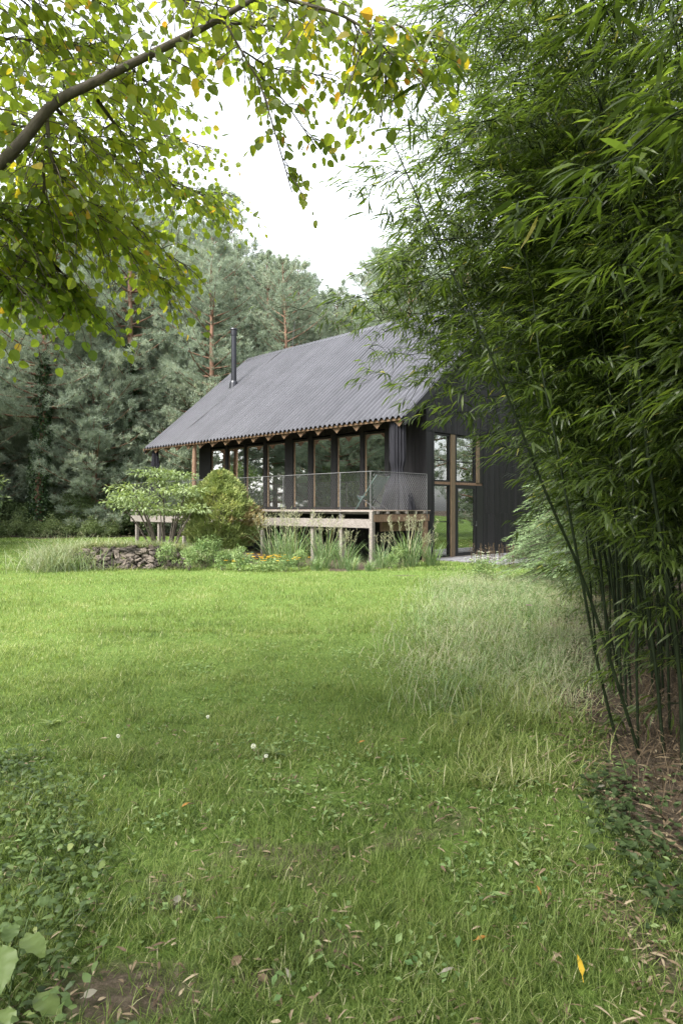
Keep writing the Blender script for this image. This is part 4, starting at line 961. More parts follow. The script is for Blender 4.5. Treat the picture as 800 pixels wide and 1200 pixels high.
# ------------------------------------------------------------------ broadleaf tree over the camera
def big_tree():
    global R
    R = np.random.default_rng(81)
    root = thing('broadleaf_tree', 'leafy tree arching over from the left with round yellow-green leaves on dark branches', 'tree', (-3.6, 2.6, 0))
    wood = MB(); lp, la, ln_, ls = [], [], [], []
    tw = MB()
    def branch(pts, r0, r1, n=22):
        c = curve(pts, n); wood.tube(c, np.linspace(r0, r1, n), 7, cap=False); return c
    def leaves_on(c, count, spread, size, droop=.55, f0=.1, sideb=None):
        """short twigs off a branch, each with alternate hanging leaves"""
        L = np.linalg.norm(np.diff(c, axis=0), axis=1).sum()
        for k in range(count):
            q = R.uniform(f0, 1) * (len(c) - 1); i = min(int(q), len(c) - 2); o = c[i] + (c[i + 1] - c[i]) * (q - i)
            d = nrm(nrm(c[i + 1] - c[i]) * .5 + rdir(1, -.6, .5)[0] + (0 if sideb is None else sideb)); ll = spread * R.uniform(.5, 1.2)
            kk = np.linspace(0, 1, 6)[:, None]; tc = o + d * ll * kk - zz * droop * ll * kk * kk
            tw.tube(tc, [.0035, .003, .003, .0025, .002, .0015], 3, cap=False)
            m = R.integers(6, 11); qq = np.linspace(.15, 1, m)
            p = np.stack([np.interp(qq, kk[:, 0], tc[:, j]) for j in range(3)], 1)
            sd = nrm(np.cross(d, zz) + 1e-3) * np.where(np.arange(m) % 2, 1, -1)[:, None]
            st = nrm(sd + d * .6 - zz * .5 + R.normal(0, .3, (m, 3))) * R.uniform(.02, .04, (m, 1))
            tw.cards(p, st, rdir(m), np.linalg.norm(st, axis=1) * 1.15, .0035, NEEDLE); lp.append(p + st); la.append(nrm(st / .03 * .6 - zz * R.uniform(.2, 1.1, (m, 1)) + d * .4 + R.normal(0, .3, (m, 3)))); ls.append(size * R.uniform(.42, 1.18, m))
    T = np.array([-3.6, 2.6, 0])
    trunk = curve([T - [0, 0, .2], T + [.05, .0, 1.5], T + [.15, .05, 3.0], T + [.1, .1, 5.0], T + [.2, .1, 7.5]], 20)
    wood.tube(trunk, np.linspace(.21, .07, 20), 10)
    g = lambda *a: [pt(*q) for q in a]
    main = branch([trunk[5], pt(-160, 330, 3.2)] + g((0, 193, 3.2), (60, 125, 3.25), (110, 97, 3.3), (190, 57, 3.4), (250, 26, 3.5), (310, -8, 3.7), (420, -60, 4.1)), .034, .010, 40)
    leaves_on(main, 48, .42, .06, f0=.28)
    B = [  # pixel paths (u, v, distance), radius, twigs, twig length, leaf size
        (((55, 135, 3.25), (62, 190, 3.3), (92, 240, 3.5), (130, 275, 3.8), (170, 312, 4.2), (200, 335, 4.4)), .010, 64, .30, .058),
        (((50, 188, 3.2), (52, 225, 3.3), (45, 262, 3.5), (62, 305, 3.7), (80, 345, 3.9)), .008, 52, .30, .060),
        (((62, 122, 3.25), (100, 165, 3.5), (140, 185, 4), (200, 215, 4.6), (245, 228, 5.2)), .010, 62, .36, .060),
        (((115, 118, 3.3), (150, 165, 3.8), (190, 210, 4.6), (235, 232, 5.4), (270, 225, 6)), .010, 52, .34, .060),
        (((150, 75, 3.35), (170, 95, 3.7), (190, 108, 4.2), (205, 125, 4.6)), .006, 30, .26, .058),
        (((265, 28, 3.5), (290, 72, 3.5), (305, 100, 3.5), (322, 155, 3.55), (342, 225, 3.6)), .0065, 15, .20, .060),
        (((305, 90, 3.5), (330, 115, 3.6), (355, 150, 3.7), (372, 175, 3.8)), .004, 6, .16, .056),
        (((285, 60, 3.5), (320, 80, 3.7), (360, 85, 3.9), (395, 95, 4.1)), .005, 18, .22, .058),
        (((250, 26, 3.5), (310, 30, 3.8), (370, 35, 4.1), (420, 60, 4.4), (450, 110, 4.5)), .007, 44, .30, .058),
        (((200, -40, 3.2), (340, 0, 3.0), (400, 18, 2.95), (440, 45, 2.95), (470, 80, 3.0)), .010, 34, .26, .060),
        (((440, 45, 2.95), (452, 90, 3.0), (445, 150, 3.1)), .005, 12, .15, .055),
        (((440, 20, 2.95), (490, 40, 3.1), (515, 60, 3.2)), .005, 14, .2, .058),
        (((-60, 60, 3.2), (20, 45, 3.4), (90, 55, 3.6), (150, 40, 3.9)), .008, 46, .36, .060),
        (((-80, 10, 3.0), (20, -5, 3.2), (120, -10, 3.5), (220, 0, 3.8), (300, 15, 4.1)), .009, 62, .36, .058),
        (((-100, 160, 3.1), (-20, 140, 3.3), (40, 150, 3.7), (90, 140, 4.2)), .008, 44, .36, .058),
        (((-120, 250, 3.0), (-30, 240, 3.2), (25, 270, 3.5), (50, 320, 3.8)), .008, 54, .34, .060),
        (((-120, 330, 2.6), (-50, 345, 2.7), (-15, 385, 2.8)), .006, 9, .16, .055),
        (((-60, 230, 3.4), (20, 300, 3.6), (70, 330, 3.8), (105, 365, 4.0)), .007, 44, .26, .058),
        (((-60, 280, 3.3), (0, 320, 3.4), (30, 345, 3.5)), .007, 34, .26, .058),
        (((90, 235, 3.5), (140, 250, 3.9), (180, 285, 4.3), (215, 310, 4.6)), .006, 44, .26, .056),
        (((-90, 200, 3.6), (0, 190, 4.2), (60, 215, 4.8), (120, 250, 5.2)), .008, 56, .42, .060),
        (((120, 110, 4), (160, 150, 4.6), (200, 160, 5.2), (250, 175, 6)), .006, 32, .36, .060),
        (((-120, 90, 3.6), (-30, 80, 4.2), (60, 90, 4.9), (130, 120, 5.4)), .008, 56, .45, .060),
    ]
    for path, r_, cnt_, tl, sz in B:
        c = branch(g(*path), r_, .003, 20); leaves_on(c, int(cnt_ * 1.05), tl, sz * .95, f0=.05)
    # the unseen rest of the crown, spread above and behind to shade the foreground
    for k in range(46):
        a = R.uniform(0, 6.28); rr = R.uniform(1.0, 4.9); o = trunk[R.integers(11, 19)]
        e = np.array([-3.2 + np.cos(a) * rr, 2.2 + np.sin(a) * rr, R.uniform(4.6, 9.2)])
        if e[1] > 1.5 and (e[2] - CAMH) / e[1] < .95: e[2] = CAMH + e[1] * 1.05 + .4
        c = branch([o, (o + e) / 2 + zz * .5, e], .03, .005, 12); leaves_on(c, 34, .6, .085, f0=.3)
    p = np.concatenate(lp); a = np.concatenate(la); s = np.concatenate(ls); n = len(p)
    lf = MB(); nn = nrm(rdir(n) + zz * .6)
    rn = np.clip(.38 + .34 * (vnoise(p[:, 0] * 2, p[:, 2] * 2 + p[:, 1]) - .4) + R.normal(0, .17, n), 0, .88); far = R.random(n) < .016 + .05 * ((p[:, 0] > -.3) & (p[:, 2] > 3.4)); rn = np.where(far, R.uniform(.9, 1, n), rn)
    lf.cards(p, a, nn, s, s * R.uniform(.78, .98, n), ROUND, rn)
    wood.build('branches', 'tree_bark', root, smooth=True); tw.build('twigs', 'tree_bark', root); lf.build('leaves', 'tree_leaf', root)
big_tree()

def shade_tree(seed, x, y, label, hi=9.0, rad_=4.2, nb=44):
    """added tree outside the picture whose crown keeps the foreground in shade"""
    global R
    R = np.random.default_rng(seed); root = thing('broadleaf_tree', label, 'tree', (x, y, 0)); wd = MB(); lf = MB()
    tr = curve([(0, 0, -.2), (.1, 0, 2), (0, .15, hi * .55), (.1, .1, hi)], 16); wd.tube(tr, np.linspace(.24, .05, 16), 10)
    P_, A_ = [], []
    for k in range(nb):
        o = tr[R.integers(6, 15)]; a = R.uniform(0, 6.28); rr = rad_ * np.sqrt(R.random()); e = np.array([np.cos(a) * rr, np.sin(a) * rr, R.uniform(.48, 1.02) * hi])
        if y + e[1] > .6: e[2] = max(e[2], CAMH + (y + e[1]) * 1.0 + .6)
        c = curve([o, (o + e) / 2 + zz * .4, e], 10); wd.tube(c, np.linspace(.035, .006, 10), 5, cap=False)
        q = R.integers(3, 10, 210); pp = c[q] + R.normal(0, .42, (210, 3)); P_.append(pp); A_.append(nrm(rdir(210) - zz * .5))
    p = np.concatenate(P_); n = len(p)
    k = (y + p[:, 1] < .35) | (p[:, 2] - CAMH > (y + p[:, 1]) * .86); p = p[k]; a = np.concatenate(A_)[k]; n = len(p)
    sz = R.uniform(.08, .13, n); lf.cards(p, a, nrm(rdir(n) + zz * .5), sz, sz * .85, ROUND, np.clip(R.normal(.4, .2, n), 0, .85))
    wd.build('branches', 'tree_bark', root, smooth=True, local=True); lf.build('leaves', 'tree_leaf', root, local=True)
shade_tree(171, -3.4, -2.6, 'unseen leafy tree added behind and left of the viewpoint to shade the foreground')
shade_tree(172, 2.6, -2.8, 'unseen leafy tree added behind and right of the viewpoint to deepen the shade', 8.5, 4.0)
# ------------------------------------------------------------------ bamboo
def bamboo(path, r0, label, seed, group=None, leafy=(.22, 1.0), dens=1.0, blen=.75, n=26, lsize=.125):
    global R
    R = np.random.default_rng(seed)
    c = curve(path, n); base = c[0].copy(); base[2] = 0
    root = thing('bamboo', label, 'bamboo', base, group)
    L = np.concatenate([[0], np.cumsum(np.linalg.norm(np.diff(c, axis=0), axis=1))]); tot = L[-1]
    at = lambda s: np.array([np.interp(s, L, c[:, i]) for i in range(3)])
    cm = MB(); nodes = np.arange(.12, tot - .1, .23)
    rr = lambda s: r0 * (1 - .82 * (s / tot) ** 1.3)
    ss = np.sort(np.concatenate([[0], nodes - .012, nodes, nodes + .012, [tot]]))
    rad_ = np.array([rr(s) * (1.22 if np.min(np.abs(nodes - s)) < .004 else 1) for s in ss])
    cm.tube(np.array([at(s) for s in ss]), rad_, 7, cap=False)
    br = MB(); LP, LA, LN, LS = [], [], [], []
    for s in nodes:
        f = s / tot
        if f < leafy[0] or f > leafy[1] or R.random() > np.clip(.5 + 2.5 * (f - leafy[0]), .2, 1): continue
        o = at(s)
        for b in range(3 if R.random() < .6 else 2):
            a = R.uniform(0, 6.28); bl = blen * R.uniform(.45, 1.15) * np.interp(f, [0, .3, .75, 1], [.8, 1, .95, .5])
            d = nrm([np.cos(a), np.sin(a), R.uniform(.1, .8)])
            k = np.linspace(0, 1, 6)[:, None]; bc = o + d * bl * k - zz * .55 * bl * k ** 2
            cm.tube(bc, np.linspace(.0035, .0015, 6), 3, cap=False)
            nt = max(2, int(11 * bl * dens + R.random()))
            for q in np.append(R.uniform(.2, 1, nt - 1), 1.0):
                tb = np.array([np.interp(q, k[:, 0], bc[:, i]) for i in range(3)])
                td = nrm(d * .7 + rdir(1, -.5, .4)[0] * .9); tl = R.uniform(.10, .24)
                te = tb + td * tl - zz * .10 * tl
                cm.tube([tb, te], .0012, 3, cap=False)
                m = R.integers(4, 8); g = np.linspace(.25, 1, m)[:, None]
                sd = nrm(np.cross(td, zz) + 1e-3) * np.where(np.arange(m) % 2, 1, -1)[:, None] * np.where(g > .95, .15, 1)
                LP.append(tb + (te - tb) * g); LA.append(nrm(td * .6 + sd * .45 + np.array([-.42, -.18, -.15]) - zz * R.uniform(.15, .75, (m, 1)) + R.normal(0, .12, (m, 3))))
                LN.append(nrm(zz + rdir(m) * .7)); LS.append(lsize * R.uniform(.6, 1.2, m))
    if LP:
        p = np.concatenate(LP); s = np.concatenate(LS); lf = MB(); nL = len(p)
        rn = np.clip(R.normal(.42, .2, nL) + (R.random(nL) < .006) * .6, 0, 1)
        lf.cards(p, np.concatenate(LA), np.concatenate(LN), s, s * R.uniform(.105, .14, nL), LANCE, rn)
        lf.build('foliage', 'bamboo_leaf', root)
    cm.build('culm', 'bamboo_culm', root, smooth=True)
    return root
gr = lambda u, y, dz=-.05: np.array([(u - 400) / F * y, y, dz])
bamboo([gr(752, 4.45), pt(687, 690, 4.2), pt(640, 580, 4.05), pt(570, 405, 3.9), pt(510, 280, 3.95), pt(455, 155, 4.05), pt(425, 100, 4.1)], .0115, 'leading bamboo culm slanting bare and dark across from lower right to the sky', 101, leafy=(.50, 1), dens=.6, blen=.42)
bamboo([gr(726, 4.6), pt(700, 780, 4.5), pt(683, 690, 4.42), pt(655, 540, 4.4), pt(632, 420, 4.7), pt(615, 300, 5.3), pt(560, 150, 5.6)], .0105, 'second bamboo culm crossing behind the slanting leader near the ground', 102, leafy=(.35, 1))
bamboo([gr(778, 4.5), pt(765, 760, 4.55), pt(745, 640, 4.7), pt(720, 500, 4.9), pt(690, 300, 5.2), pt(640, 100, 5.6)], .0115, 'bamboo culm just right of the two crossing culms at the grove edge', 103, leafy=(.3, 1))
bamboo([gr(800, 4.2), pt(795, 780, 4.2), pt(775, 640, 4.2), pt(752, 480, 4.3), pt(735, 300, 4.5), pt(690, 60, 4.8), pt(640, -120, 5)], .014, 'thick bamboo culm closest to the right edge of the photo', 104, leafy=(.4, 1))
# arching tips over the roof
for k, q in enumerate([
    [gr(715, 6.4), pt(690, 560, 6.3), pt(620, 380, 6.0), pt(520, 330, 5.8), pt(430, 345, 5.7), pt(330, 368, 5.6)],
    [gr(700, 7.2), pt(670, 520, 7.0), pt(590, 350, 6.8), pt(500, 350, 6.6), pt(440, 400, 6.5), pt(410, 435, 6.4)],
    [gr(730, 5.8), pt(700, 560, 5.8), pt(640, 400, 5.7), pt(560, 400, 5.5), pt(500, 440, 5.4), pt(475, 480, 5.4)],
    [gr(740, 5.6), pt(710, 500, 5.6), pt(640, 250, 5.6), pt(560, 180, 5.5), pt(470, 200, 5.4), pt(415, 235, 5.3)],
    [gr(720, 6.0), pt(690, 580, 6.0), pt(640, 460, 5.9), pt(590, 430, 5.7), pt(540, 460, 5.6), pt(515, 495, 5.6)],
]):
    bamboo(q, .010, ['arching bamboo tip reaching farthest left over the ridge of the roof', 'arching bamboo whose leafy tip hangs before the right part of the roof', 'bamboo spray hanging in front of the gable verge', 'bamboo arching left high against the white sky', 'low bamboo spray hanging in front of the tall gable windows'][k], 110 + k, leafy=(.3, 1), dens=1.0 if k else .55, blen=.62 if k else .45)
rs = np.random.default_rng(161)
for k in range(27):
    ut, vt = [(420, 400), (445, 455), (465, 380), (440, 350), (490, 420), (505, 505), (480, 330), (400, 380), (520, 460), (460, 310), (530, 400), (580, 540), (440, 385), (455, 430), (475, 350), (500, 300), (485, 455), (520, 500), (430, 330), (470, 285), (535, 430), (510, 400), (590, 560), (450, 400), (500, 460), (570, 500), (630, 610)][k]
    Y0 = rs.uniform(5.6, 8.0); ub = rs.uniform(715, 860); Yt = Y0 - rs.uniform(.2, .9); hi = min(vt - rs.uniform(70, 150), 470)
    bamboo([gr(ub, Y0), pt(ub - 40, 590, Y0), pt(ub - .35 * (ub - ut), hi + 60, Y0 - .1), pt(ub - .7 * (ub - ut), hi, Yt + .2), pt(ut, vt, Yt)], .0095,
           'bamboo with a dense leafy tip arching left in front of the house gable', 170 + k, 'bamboos arching in front of the gable', leafy=(.30, 1), dens=1.25, blen=.6)
for k in range(40):
    Y0 = rs.uniform(4.9, 8.5); ub = rs.uniform(720, 900); ut = [470, 510, 550, 600, 640, 490, 535, 585, 455, 615, 480][k % 11] + rs.uniform(-15, 15); vt = rs.uniform(-110, 140) if k < 24 else rs.uniform(120, 270)
    bamboo([gr(ub, Y0), pt(ub - 15, 520, Y0), pt(ub - .3 * (ub - ut), 260 + .3 * vt, Y0 - .1), pt(ub - .7 * (ub - ut), vt + 30, Y0 - .2), pt(ut, vt + 25, Y0 - .4)], .0105,
           'tall bamboo whose leafy top leans over toward the gap of sky', 300 + k, 'tall bamboos leaning toward the sky gap', leafy=(.30, 1), dens=1.2, blen=.75)
# overhanging near culms, rooted beyond the right edge
for k, q in enumerate([
    [(2.35, 2.9, -.05), (2.2, 2.9, 2.2), (1.85, 2.85, 3.3), (1.35, 2.7, 3.85), (.85, 2.6, 3.75), (.55, 2.55, 3.45)],
    [(2.6, 2.6, -.05), (2.45, 2.65, 2.0), (2.15, 2.7, 2.9), (1.6, 2.75, 3.3), (1.15, 2.75, 3.05), (.8, 2.75, 2.6)],
    [(2.5, 3.6, -.05), (2.35, 3.6, 2.6), (1.9, 3.5, 4.0), (1.3, 3.4, 4.7), (.7, 3.3, 4.7), (.3, 3.3, 4.4)],
    [(2.3, 3.4, -.05), (2.2, 3.4, 1.8), (1.95, 3.3, 2.7), (1.6, 3.2, 2.95), (1.3, 3.2, 2.6)],
]):
    bamboo([np.array(a) for a in q], .011, ['near bamboo arching in from the upper right corner with large hanging leaves', 'near bamboo with large leaves hanging at the right edge beside the upper leaves', 'near bamboo arching high across the top right of the photo', 'short near bamboo drooping at the middle of the right edge'][k], 120 + k, leafy=(.32, 1), dens=1.2, blen=.6, lsize=.165)
rb = np.random.default_rng(131)
BG = 'bamboo culms of the dense grove'; nb = 0; bs = []
while nb < 104:
    if nb < 80:
        y = 3.7 + 9.0 * rb.random() ** 1.25; x = (1.68 + .33 * (y - 4.2)) + rb.random() ** 1.15 * 3.2
        if x < 1.8 or (y < 4.3 and x < 2.1): continue
    else:
        y = rb.uniform(.6, 4.2); x = rb.uniform(2.3, 4.6)  # culms added outside the view to darken the grove
        if x < .55 * y + .6: continue
    if bs and min(np.hypot(x - a, y - b) for a, b in bs) < .16: continue
    bs.append((x, y)); h = rb.uniform(4.6, 8.0) * np.interp(y, [3.5, 8, 14], [1, .95, .8]); lx = -rb.uniform(.1, 1.7) * np.interp(y, [3, 9], [1, .8]); ly = rb.normal(-.25, .6)
    if nb >= 80: lx *= .6; ly = abs(ly)
    q = np.array([[0, 0, -.05], [.05 * lx, .05 * ly, .3 * h], [.25 * lx, .25 * ly, .6 * h], [.62 * lx, .62 * ly, .85 * h], [lx, ly, .97 * h], [1.35 * lx, 1.35 * ly, .98 * h]]) + [x, y, 0]
    bamboo(q, rb.uniform(.0065, .0115), 'green bamboo culm with drooping leaves inside the dense grove at right' if nb < 80 else 'bamboo culm added off to the right of the view to shade the grove', 200 + nb, BG if nb < 80 else 'added bamboo culms beyond the right edge', leafy=(rb.uniform(.0, .10) if rb.random() < .65 else rb.uniform(.1, .2), 1), dens=1.35, blen=.85, lsize=.128); nb += 1

# ------------------------------------------------------------------ weeds and litter in the foreground
def ground_leaves(name, label, cat, n, sampler, L, W, tpl, mat, hmax, stem=True):
    x, y = sampler(n); n = len(x); m = MB(); z = R.uniform(.01, 1, n) ** 1.2 * hmax * (.35 + fbm(x, y, 3))
    az = R.uniform(0, 6.28, n); d = np.stack([np.cos(az), np.sin(az), R.uniform(-.5, .35, n)], 1)
    m.cards(np.stack([x, y, z], 1), nrm(d), nrm(zz + rdir(n) * .45), L * R.uniform(.55, 1.2, n), W * R.uniform(.7, 1.2, n), tpl, np.clip(R.normal(.45, .22, n), 0, 1))
    if stem:
        k = R.choice(n, n // 4, False)
        for q in k: m.tube([[x[q] + R.normal(0, .03), y[q] + R.normal(0, .03), 0], [x[q], y[q], z[q]]], .0016, 3, .2, cap=False)
    return tag(m.build(name, mat), label, cat, kind='stuff')
R = np.random.default_rng(141)
def weed_s(n):
    y = R.uniform(1.9, 4.4, n); e = np.interp(y, [1.9, 2.3, 2.6, 3.2, 3.8, 4.4], [-.86, -.95, -1.0, -1.15, -1.5, -2.05])
    x = e - np.abs(R.normal(0, .5, n)) + .13 * R.normal(0, 1, n) * (R.random(n) < .5) + .12 * (vnoise(y * 7, y * 3) - .2) + R.normal(0, .05, n)
    return x, y
ground_leaves('weed_cover', 'low leafy weeds covering the lower left corner of the lawn', 'weeds', 2400, weed_s, .046, .024, LANCE, 'weed', .11)
def patch_s(n):
    c = np.array([(R.uniform(-1.6, 2.2), R.uniform(2.3, 8)) for _ in range(90)]); c = np.vstack([c, [(.60, 3.0), (.72, 3.05), (.85, 2.9), (1.0, 2.85), (.66, 2.8), (.35, 4.4), (.85, 5.6), (.75, 3.6), (-.45, 4.4), (-.5, 4.5), (-1.2, 5.2), (.95, 3.2), (1.05, 2.6), (.8, 2.6)]])
    k = R.integers(0, len(c), n); return c[k, 0] + R.normal(0, .10, n), c[k, 1] + R.normal(0, .10, n)
ground_leaves('lawn_weeds', 'small clover and plantain leaves dotted through the lawn', 'weeds', 2400, patch_s, .040, .022, OVAL, 'herb', .06, False)
def ivy_s(n):
    y = R.uniform(2.6, 4.1, n); x = np.interp(y, [2.6, 3.2, 3.9, 4.1], [1.26, 1.26, 1.42, 1.6]) + np.abs(R.normal(0, .22, n)) - .15 * R.random(n) ** 3; return x, y
ground_leaves('ground_ivy', 'dark bluish ivy leaves creeping over the ground below the bamboo', 'ivy', 520, ivy_s, .05, .042, OVAL, 'ground_ivy', .16)
def litter_s(n):
    y = 2.0 + 3.6 * R.random(n) ** 1.3; x = R.uniform(-.55, .55, n) * y
    near = R.random(n) < .45; x = np.where(near, np.abs(R.normal(1.35, .35, n)) * (y / 3.4), x)
    k = (bareness(x, y) > .12) | (R.random(n) < .16); return x[k], y[k]
def litter():
    x, y = litter_s(4600); n = len(x); m = MB(); az = R.uniform(0, 6.28, n)
    d = np.stack([np.cos(az), np.sin(az), R.normal(0, .12, n)], 1)
    m.cards(np.stack([x, y, gz(x, y) + R.uniform(.006, .035, n)], 1), d, nrm(zz + rdir(n) * .35), R.uniform(.02, .07, n), R.uniform(.004, .014, n), LANCE)
    tag(m.build('leaf_litter', 'dead_leaf'), 'dry bamboo leaf litter and bits of stalk strewn over the bare ground', 'leaf litter', kind='stuff')
litter()
def dry_floor():
    n = 9000; y = R.uniform(2.6, 14, n); x = R.uniform(0, 1, n) * 4 + 1.3 + .3 * np.clip(y - 4.2, 0, 20); az = R.uniform(0, 6.28, n); m = MB()
    d = np.stack([np.cos(az), np.sin(az), R.normal(0, .25, n)], 1)
    m.cards(np.stack([x, y, R.uniform(0, .07, n)], 1), d, nrm(zz + rdir(n) * .5), R.uniform(.06, .18, n), R.uniform(.008, .02, n), LANCE)
    tag(m.build('bamboo_litter', 'dry_stem'), 'thick brown carpet of dead bamboo leaves under the grove', 'leaf litter', kind='stuff')
dry_floor()
# single fallen leaves that stand out
def fallen(u, v, L, W, mat, tpl, label, rz, tilt=.15):
    Y = CAMH * F / (v - HOR); x = (u - 400) / F * Y; z = float(gz(x, Y))
    m = MB(); d = np.array([np.cos(rz), np.sin(rz), tilt]); T = tpl
    sub = (tpl[0] * [1, 1, 1.0], tpl[1], tpl[2])
    L *= .8; W *= .75
    m.cards(np.array([[0, 0, .0]]), d, nrm(zz + [.25, -.2, 0]), L, W, sub, .35)
    m.tube([[0, 0, 0], -nrm(d) * L * .25], .0012, 4, .4)
    return tag(m.build('fallen_leaf', mat, loc=None), label, 'fallen leaf', 'fallen leaves on the lawn'), (x, Y, z + .035)
for a in [(682, 1158, .085, .03, 'yellow_leaf', LANCE, 'bright yellow lance-shaped leaf standing up from the grass at lower right', 1.5, .9),
          (557, 1110, .06, .022, 'orange_leaf', LANCE, 'orange-brown leaf lying right of the centre of the near lawn', .3, .2),
          (206, 1066, .05, .04, 'grey_leaf', ROUND, 'pale silvery leaf on the bare patch at lower left', 1.4, .3),
          (272, 1143, .055, .045, 'dead_leaf', ROUND, 'curled grey-brown leaf left of centre near the bottom edge', .8, .35),
          (312, 1163, .055, .045, 'dead_leaf', ROUND, 'round brown leaf at the bottom edge left of centre', 2.4, .2),
          (340, 1162, .07, .02, 'grey_leaf', LANCE, 'narrow pale dry leaf beside the round brown leaf at the bottom', 1.9, .3),
          (213, 950, .06, .02, 'orange_leaf', LANCE, 'small tan leaf in the grass above the bare patch', .6, .4),
          (98, 1180, .055, .04, 'grey_leaf', ROUND, 'pale tan leaf on bare soil beside the big-leaved weed', .5, .2),
          (633, 1058, .05, .018, 'orange_leaf', LANCE, 'small orange leaf in the weeds at right', 1.7, .5),
          (700, 930, .06, .03, 'grey_leaf', LANCE, 'pale dry leaf just below the bamboo bases', .2, .3),
          (420, 876, .06, .025, 'orange_leaf', LANCE, 'tan leaf in the middle of the lawn', .2, .3),
          (516, 1150, .07, .018, 'grey_leaf', LANCE, 'pale sliver of dry leaf right of the bottom centre', .4, .15)]:
    o, loc = fallen(*a); o.location = loc
def seed_heads():
    for k, (u, v, lb) in enumerate([(295, 893, 'round white dandelion clock in mid lawn'), (242, 856, 'small white flower head left of the mid lawn'), (137, 880, 'small white flower head far left in the lawn'), (310, 905, 'smaller white flower head right beside the dandelion clock')]):
        Y = CAMH * F / (v - HOR); x = (u - 400) / F * Y; h = .10
        root = thing('white_flower', lb, 'flower', (x, Y, 0), 'white flower heads in the lawn'); s = MB(); s.tube([[0, 0, 0], [.01, 0, h]], .0016, 4); s.build('stem', 'weed', root, local=True)
        q = rdir(90); m = MB(); m.cards(np.array([[.01, 0, h]]) + q * .004, q, rdir(90), .015 if k == 0 else .010, .004, OVAL); m.build('flower_head', 'white_petal', root, local=True)
seed_heads()
# big-leaved weed in the lower left corner
def big_weed():
    root = thing('broadleaf_weed', 'weed with large pale green leaves at the lower left corner', 'weed', (-1.10, 2.28, 0)); st = MB()
    for u, v, Y, L, W, az, tl in [(2, 1108, 2.22, .135, .105, -1.2, -.5), (28, 1098, 2.35, .11, .085, -.5, -.1), (-5, 1150, 2.15, .10, .08, -2.2, -.3), (42, 1168, 2.2, .115, .085, -.4, -.25), (8, 1105, 2.35, .09, .06, 1.6, .6), (40, 1060, 2.5, .09, .07, .4, .1), (-12, 1085, 2.3, .1, .08, 2.6, .0), (10, 1180, 2.12, .09, .07, -1.4, -.3)]:
        p = pt(u, v, Y) - np.array([-1.10, 2.28, 0]); p[2] = max(p[2], .05)
        d = nrm([np.cos(az), np.sin(az), tl]); m = MB()
        # finely divided leaf surface with a toothed edge and a folded midrib
        t = np.linspace(0, 1, 13); w = np.interp(t, [0, .12, .4, .75, 1], [.05, .72, 1, .6, .0]) * .5
        w = w * (1 + .07 * (np.arange(13) % 2)); sd = nrm(np.cross(d, zz)); up = np.cross(sd, d)
        V = []
        for q, ww in zip(t, w):
            c = p + d * L * q - zz * L * .25 * q * q
            for e in (-1, -.5, 0, .5, 1): V.append(c + sd * ww * W * e + up * (.16 * abs(e) * ww * W + .006 * np.sin(q * 22 + e * 4) * abs(e)))
        i = (np.arange(12)[:, None] * 5 + np.arange(4)[None]).ravel()
        m.add(V, None, np.stack([i, i + 1, i + 6, i + 5], 1), R.uniform(.45, .82))
        m.build('leaf', 'weed', root, smooth=True, local=True)
        st.tube(curve([[R.normal(0, .02), R.normal(0, .02), 0], [p[0] * .6, p[1] * .6, p[2] * .8], p], 6), .0025, 5, .5, cap=False)
    st.build('stalks', 'weed', root, local=True)
big_weed()
def small_weeds():
    global R
    pr = thing('lawn_rosette', 'x', 'weed'); m = MB(); R = np.random.default_rng(151)
    for k in range(9):
        a = k * 2.4; d = np.array([[np.cos(a), np.sin(a), R.uniform(.15, .6)]]); m.cards(np.zeros((1, 3)), d, zz, R.uniform(.07, .13), R.uniform(.03, .045), LANCE if k % 2 else OVAL, R.uniform(.3, .9))
    m.build('leaves', 'weed', pr, local=True)
    sp = [(540, 845, 1.5, 'broad-leaved dark weed at the near end of the pale meadow grass'), (555, 850, 1.2, 'weed rosette beside the dark broad-leaved weed'), (565, 915, 1.0, 'bright weed rosette between lawn and bamboo'), (612, 917, 1.0, 'leafy weed rosette closest to the bamboo bases'), (620, 1000, .7, 'plantain rosette in the near lawn at right'), (660, 1010, .7, 'plantain rosette right of its twin in the near lawn'), (320, 885, .9, 'weed rosette beside the dandelion clock'), (60, 850, .9, 'weed rosette at the far left of the lawn')]
    for k, (u, v, sc, lb) in enumerate(sp):
        Y = CAMH * F / (v - HOR); loc = ((u - 400) / F * Y, Y, .01)
        if k == 0: pr.location = loc; pr.scale = (sc,) * 3; tag(pr, lb, None, 'weed rosettes in the lawn')
        else: dup(pr, loc, k * 1.3, sc, lb, 'weed rosettes in the lawn')
small_weeds()

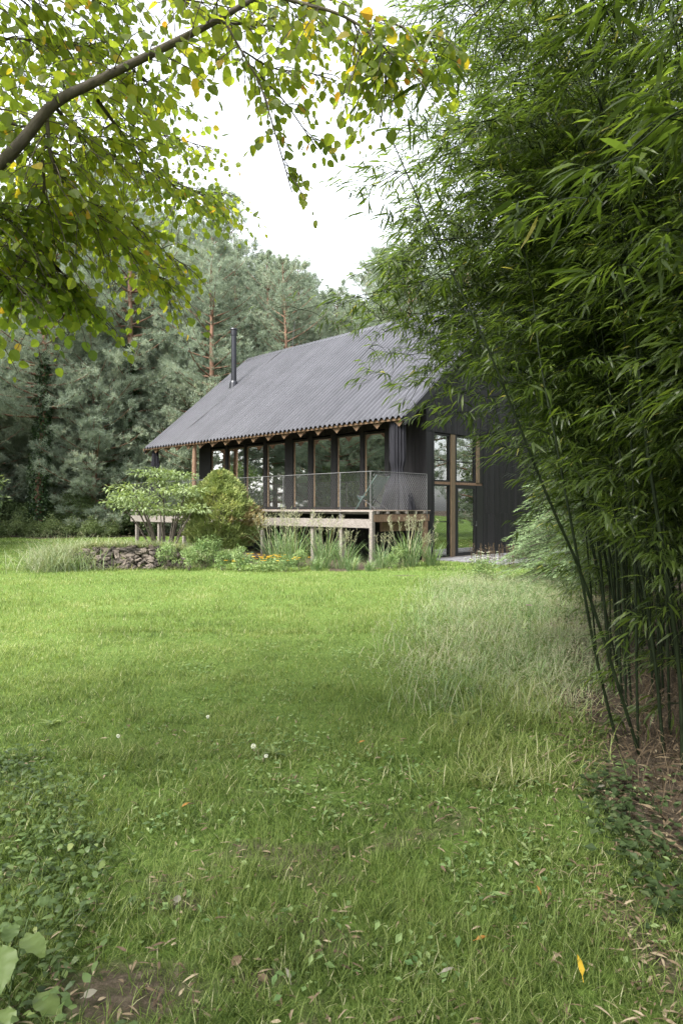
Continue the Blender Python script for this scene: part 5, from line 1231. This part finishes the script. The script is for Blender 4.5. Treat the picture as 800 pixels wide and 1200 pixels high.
# ------------------------------------------------------------------ light, sky, camera
SUN_EL, SUN_AZ = 52, -134      # azimuth from +Y towards +X, degrees
w = bpy.data.worlds.new('World'); scene.world = w; w.use_nodes = True
nt = w.node_tree; nt.nodes.clear()
sky = nt.nodes.new('ShaderNodeTexSky'); sky.sky_type = 'NISHITA'; sky.sun_disc = False
sky.sun_elevation = rad(SUN_EL); sky.sun_rotation = rad(SUN_AZ); sky.dust_density = 3.0; sky.air_density = 1.0
hs = nt.nodes.new('ShaderNodeHueSaturation'); hs.inputs['Saturation'].default_value = .22
bg = nt.nodes.new('ShaderNodeBackground'); bg.inputs['Strength'].default_value = .15
ow = nt.nodes.new('ShaderNodeOutputWorld')
nt.links.new(sky.outputs[0], hs.inputs['Color']); nt.links.new(hs.outputs[0], bg.inputs['Color']); nt.links.new(bg.outputs[0], ow.inputs['Surface'])
sl = bpy.data.lights.new('sun', 'SUN'); sl.energy = 2.1; sl.angle = rad(20); sl.color = (1, .96, .90)
so = bpy.data.objects.new('sun', sl); COL.objects.link(so)
el, az = rad(SUN_EL), rad(SUN_AZ)
sv = np.array([math.sin(az) * math.cos(el), math.cos(az) * math.cos(el), math.sin(el)])
from mathutils import Vector
so.rotation_euler = Vector(sv).to_track_quat('Z', 'Y').to_euler(); so.location = (-10, 10, 30)
cam = bpy.data.cameras.new('camera'); co = bpy.data.objects.new('camera', cam); COL.objects.link(co)
co.location = (0, 0, CAMH); co.rotation_euler = (rad(90), 0, 0)
cam.sensor_width = 36; cam.lens = 24; cam.shift_y = -(600 - HOR) / 1200; cam.clip_end = 900; cam.clip_start = .05
scene.camera = co
scene.view_settings.view_transform = 'Standard'; scene.view_settings.look = 'None'
scene.view_settings.exposure = 2.36; scene.view_settings.gamma = 1
scene.cycles.max_bounces = 7; scene.cycles.diffuse_bounces = 3; scene.cycles.glossy_bounces = 3; scene.cycles.transmission_bounces = 4; scene.cycles.transparent_max_bounces = 10
scene.cycles.use_denoising = True; scene.cycles.denoising_prefilter = 'NONE'; scene.cycles.sample_clamp_indirect = 4
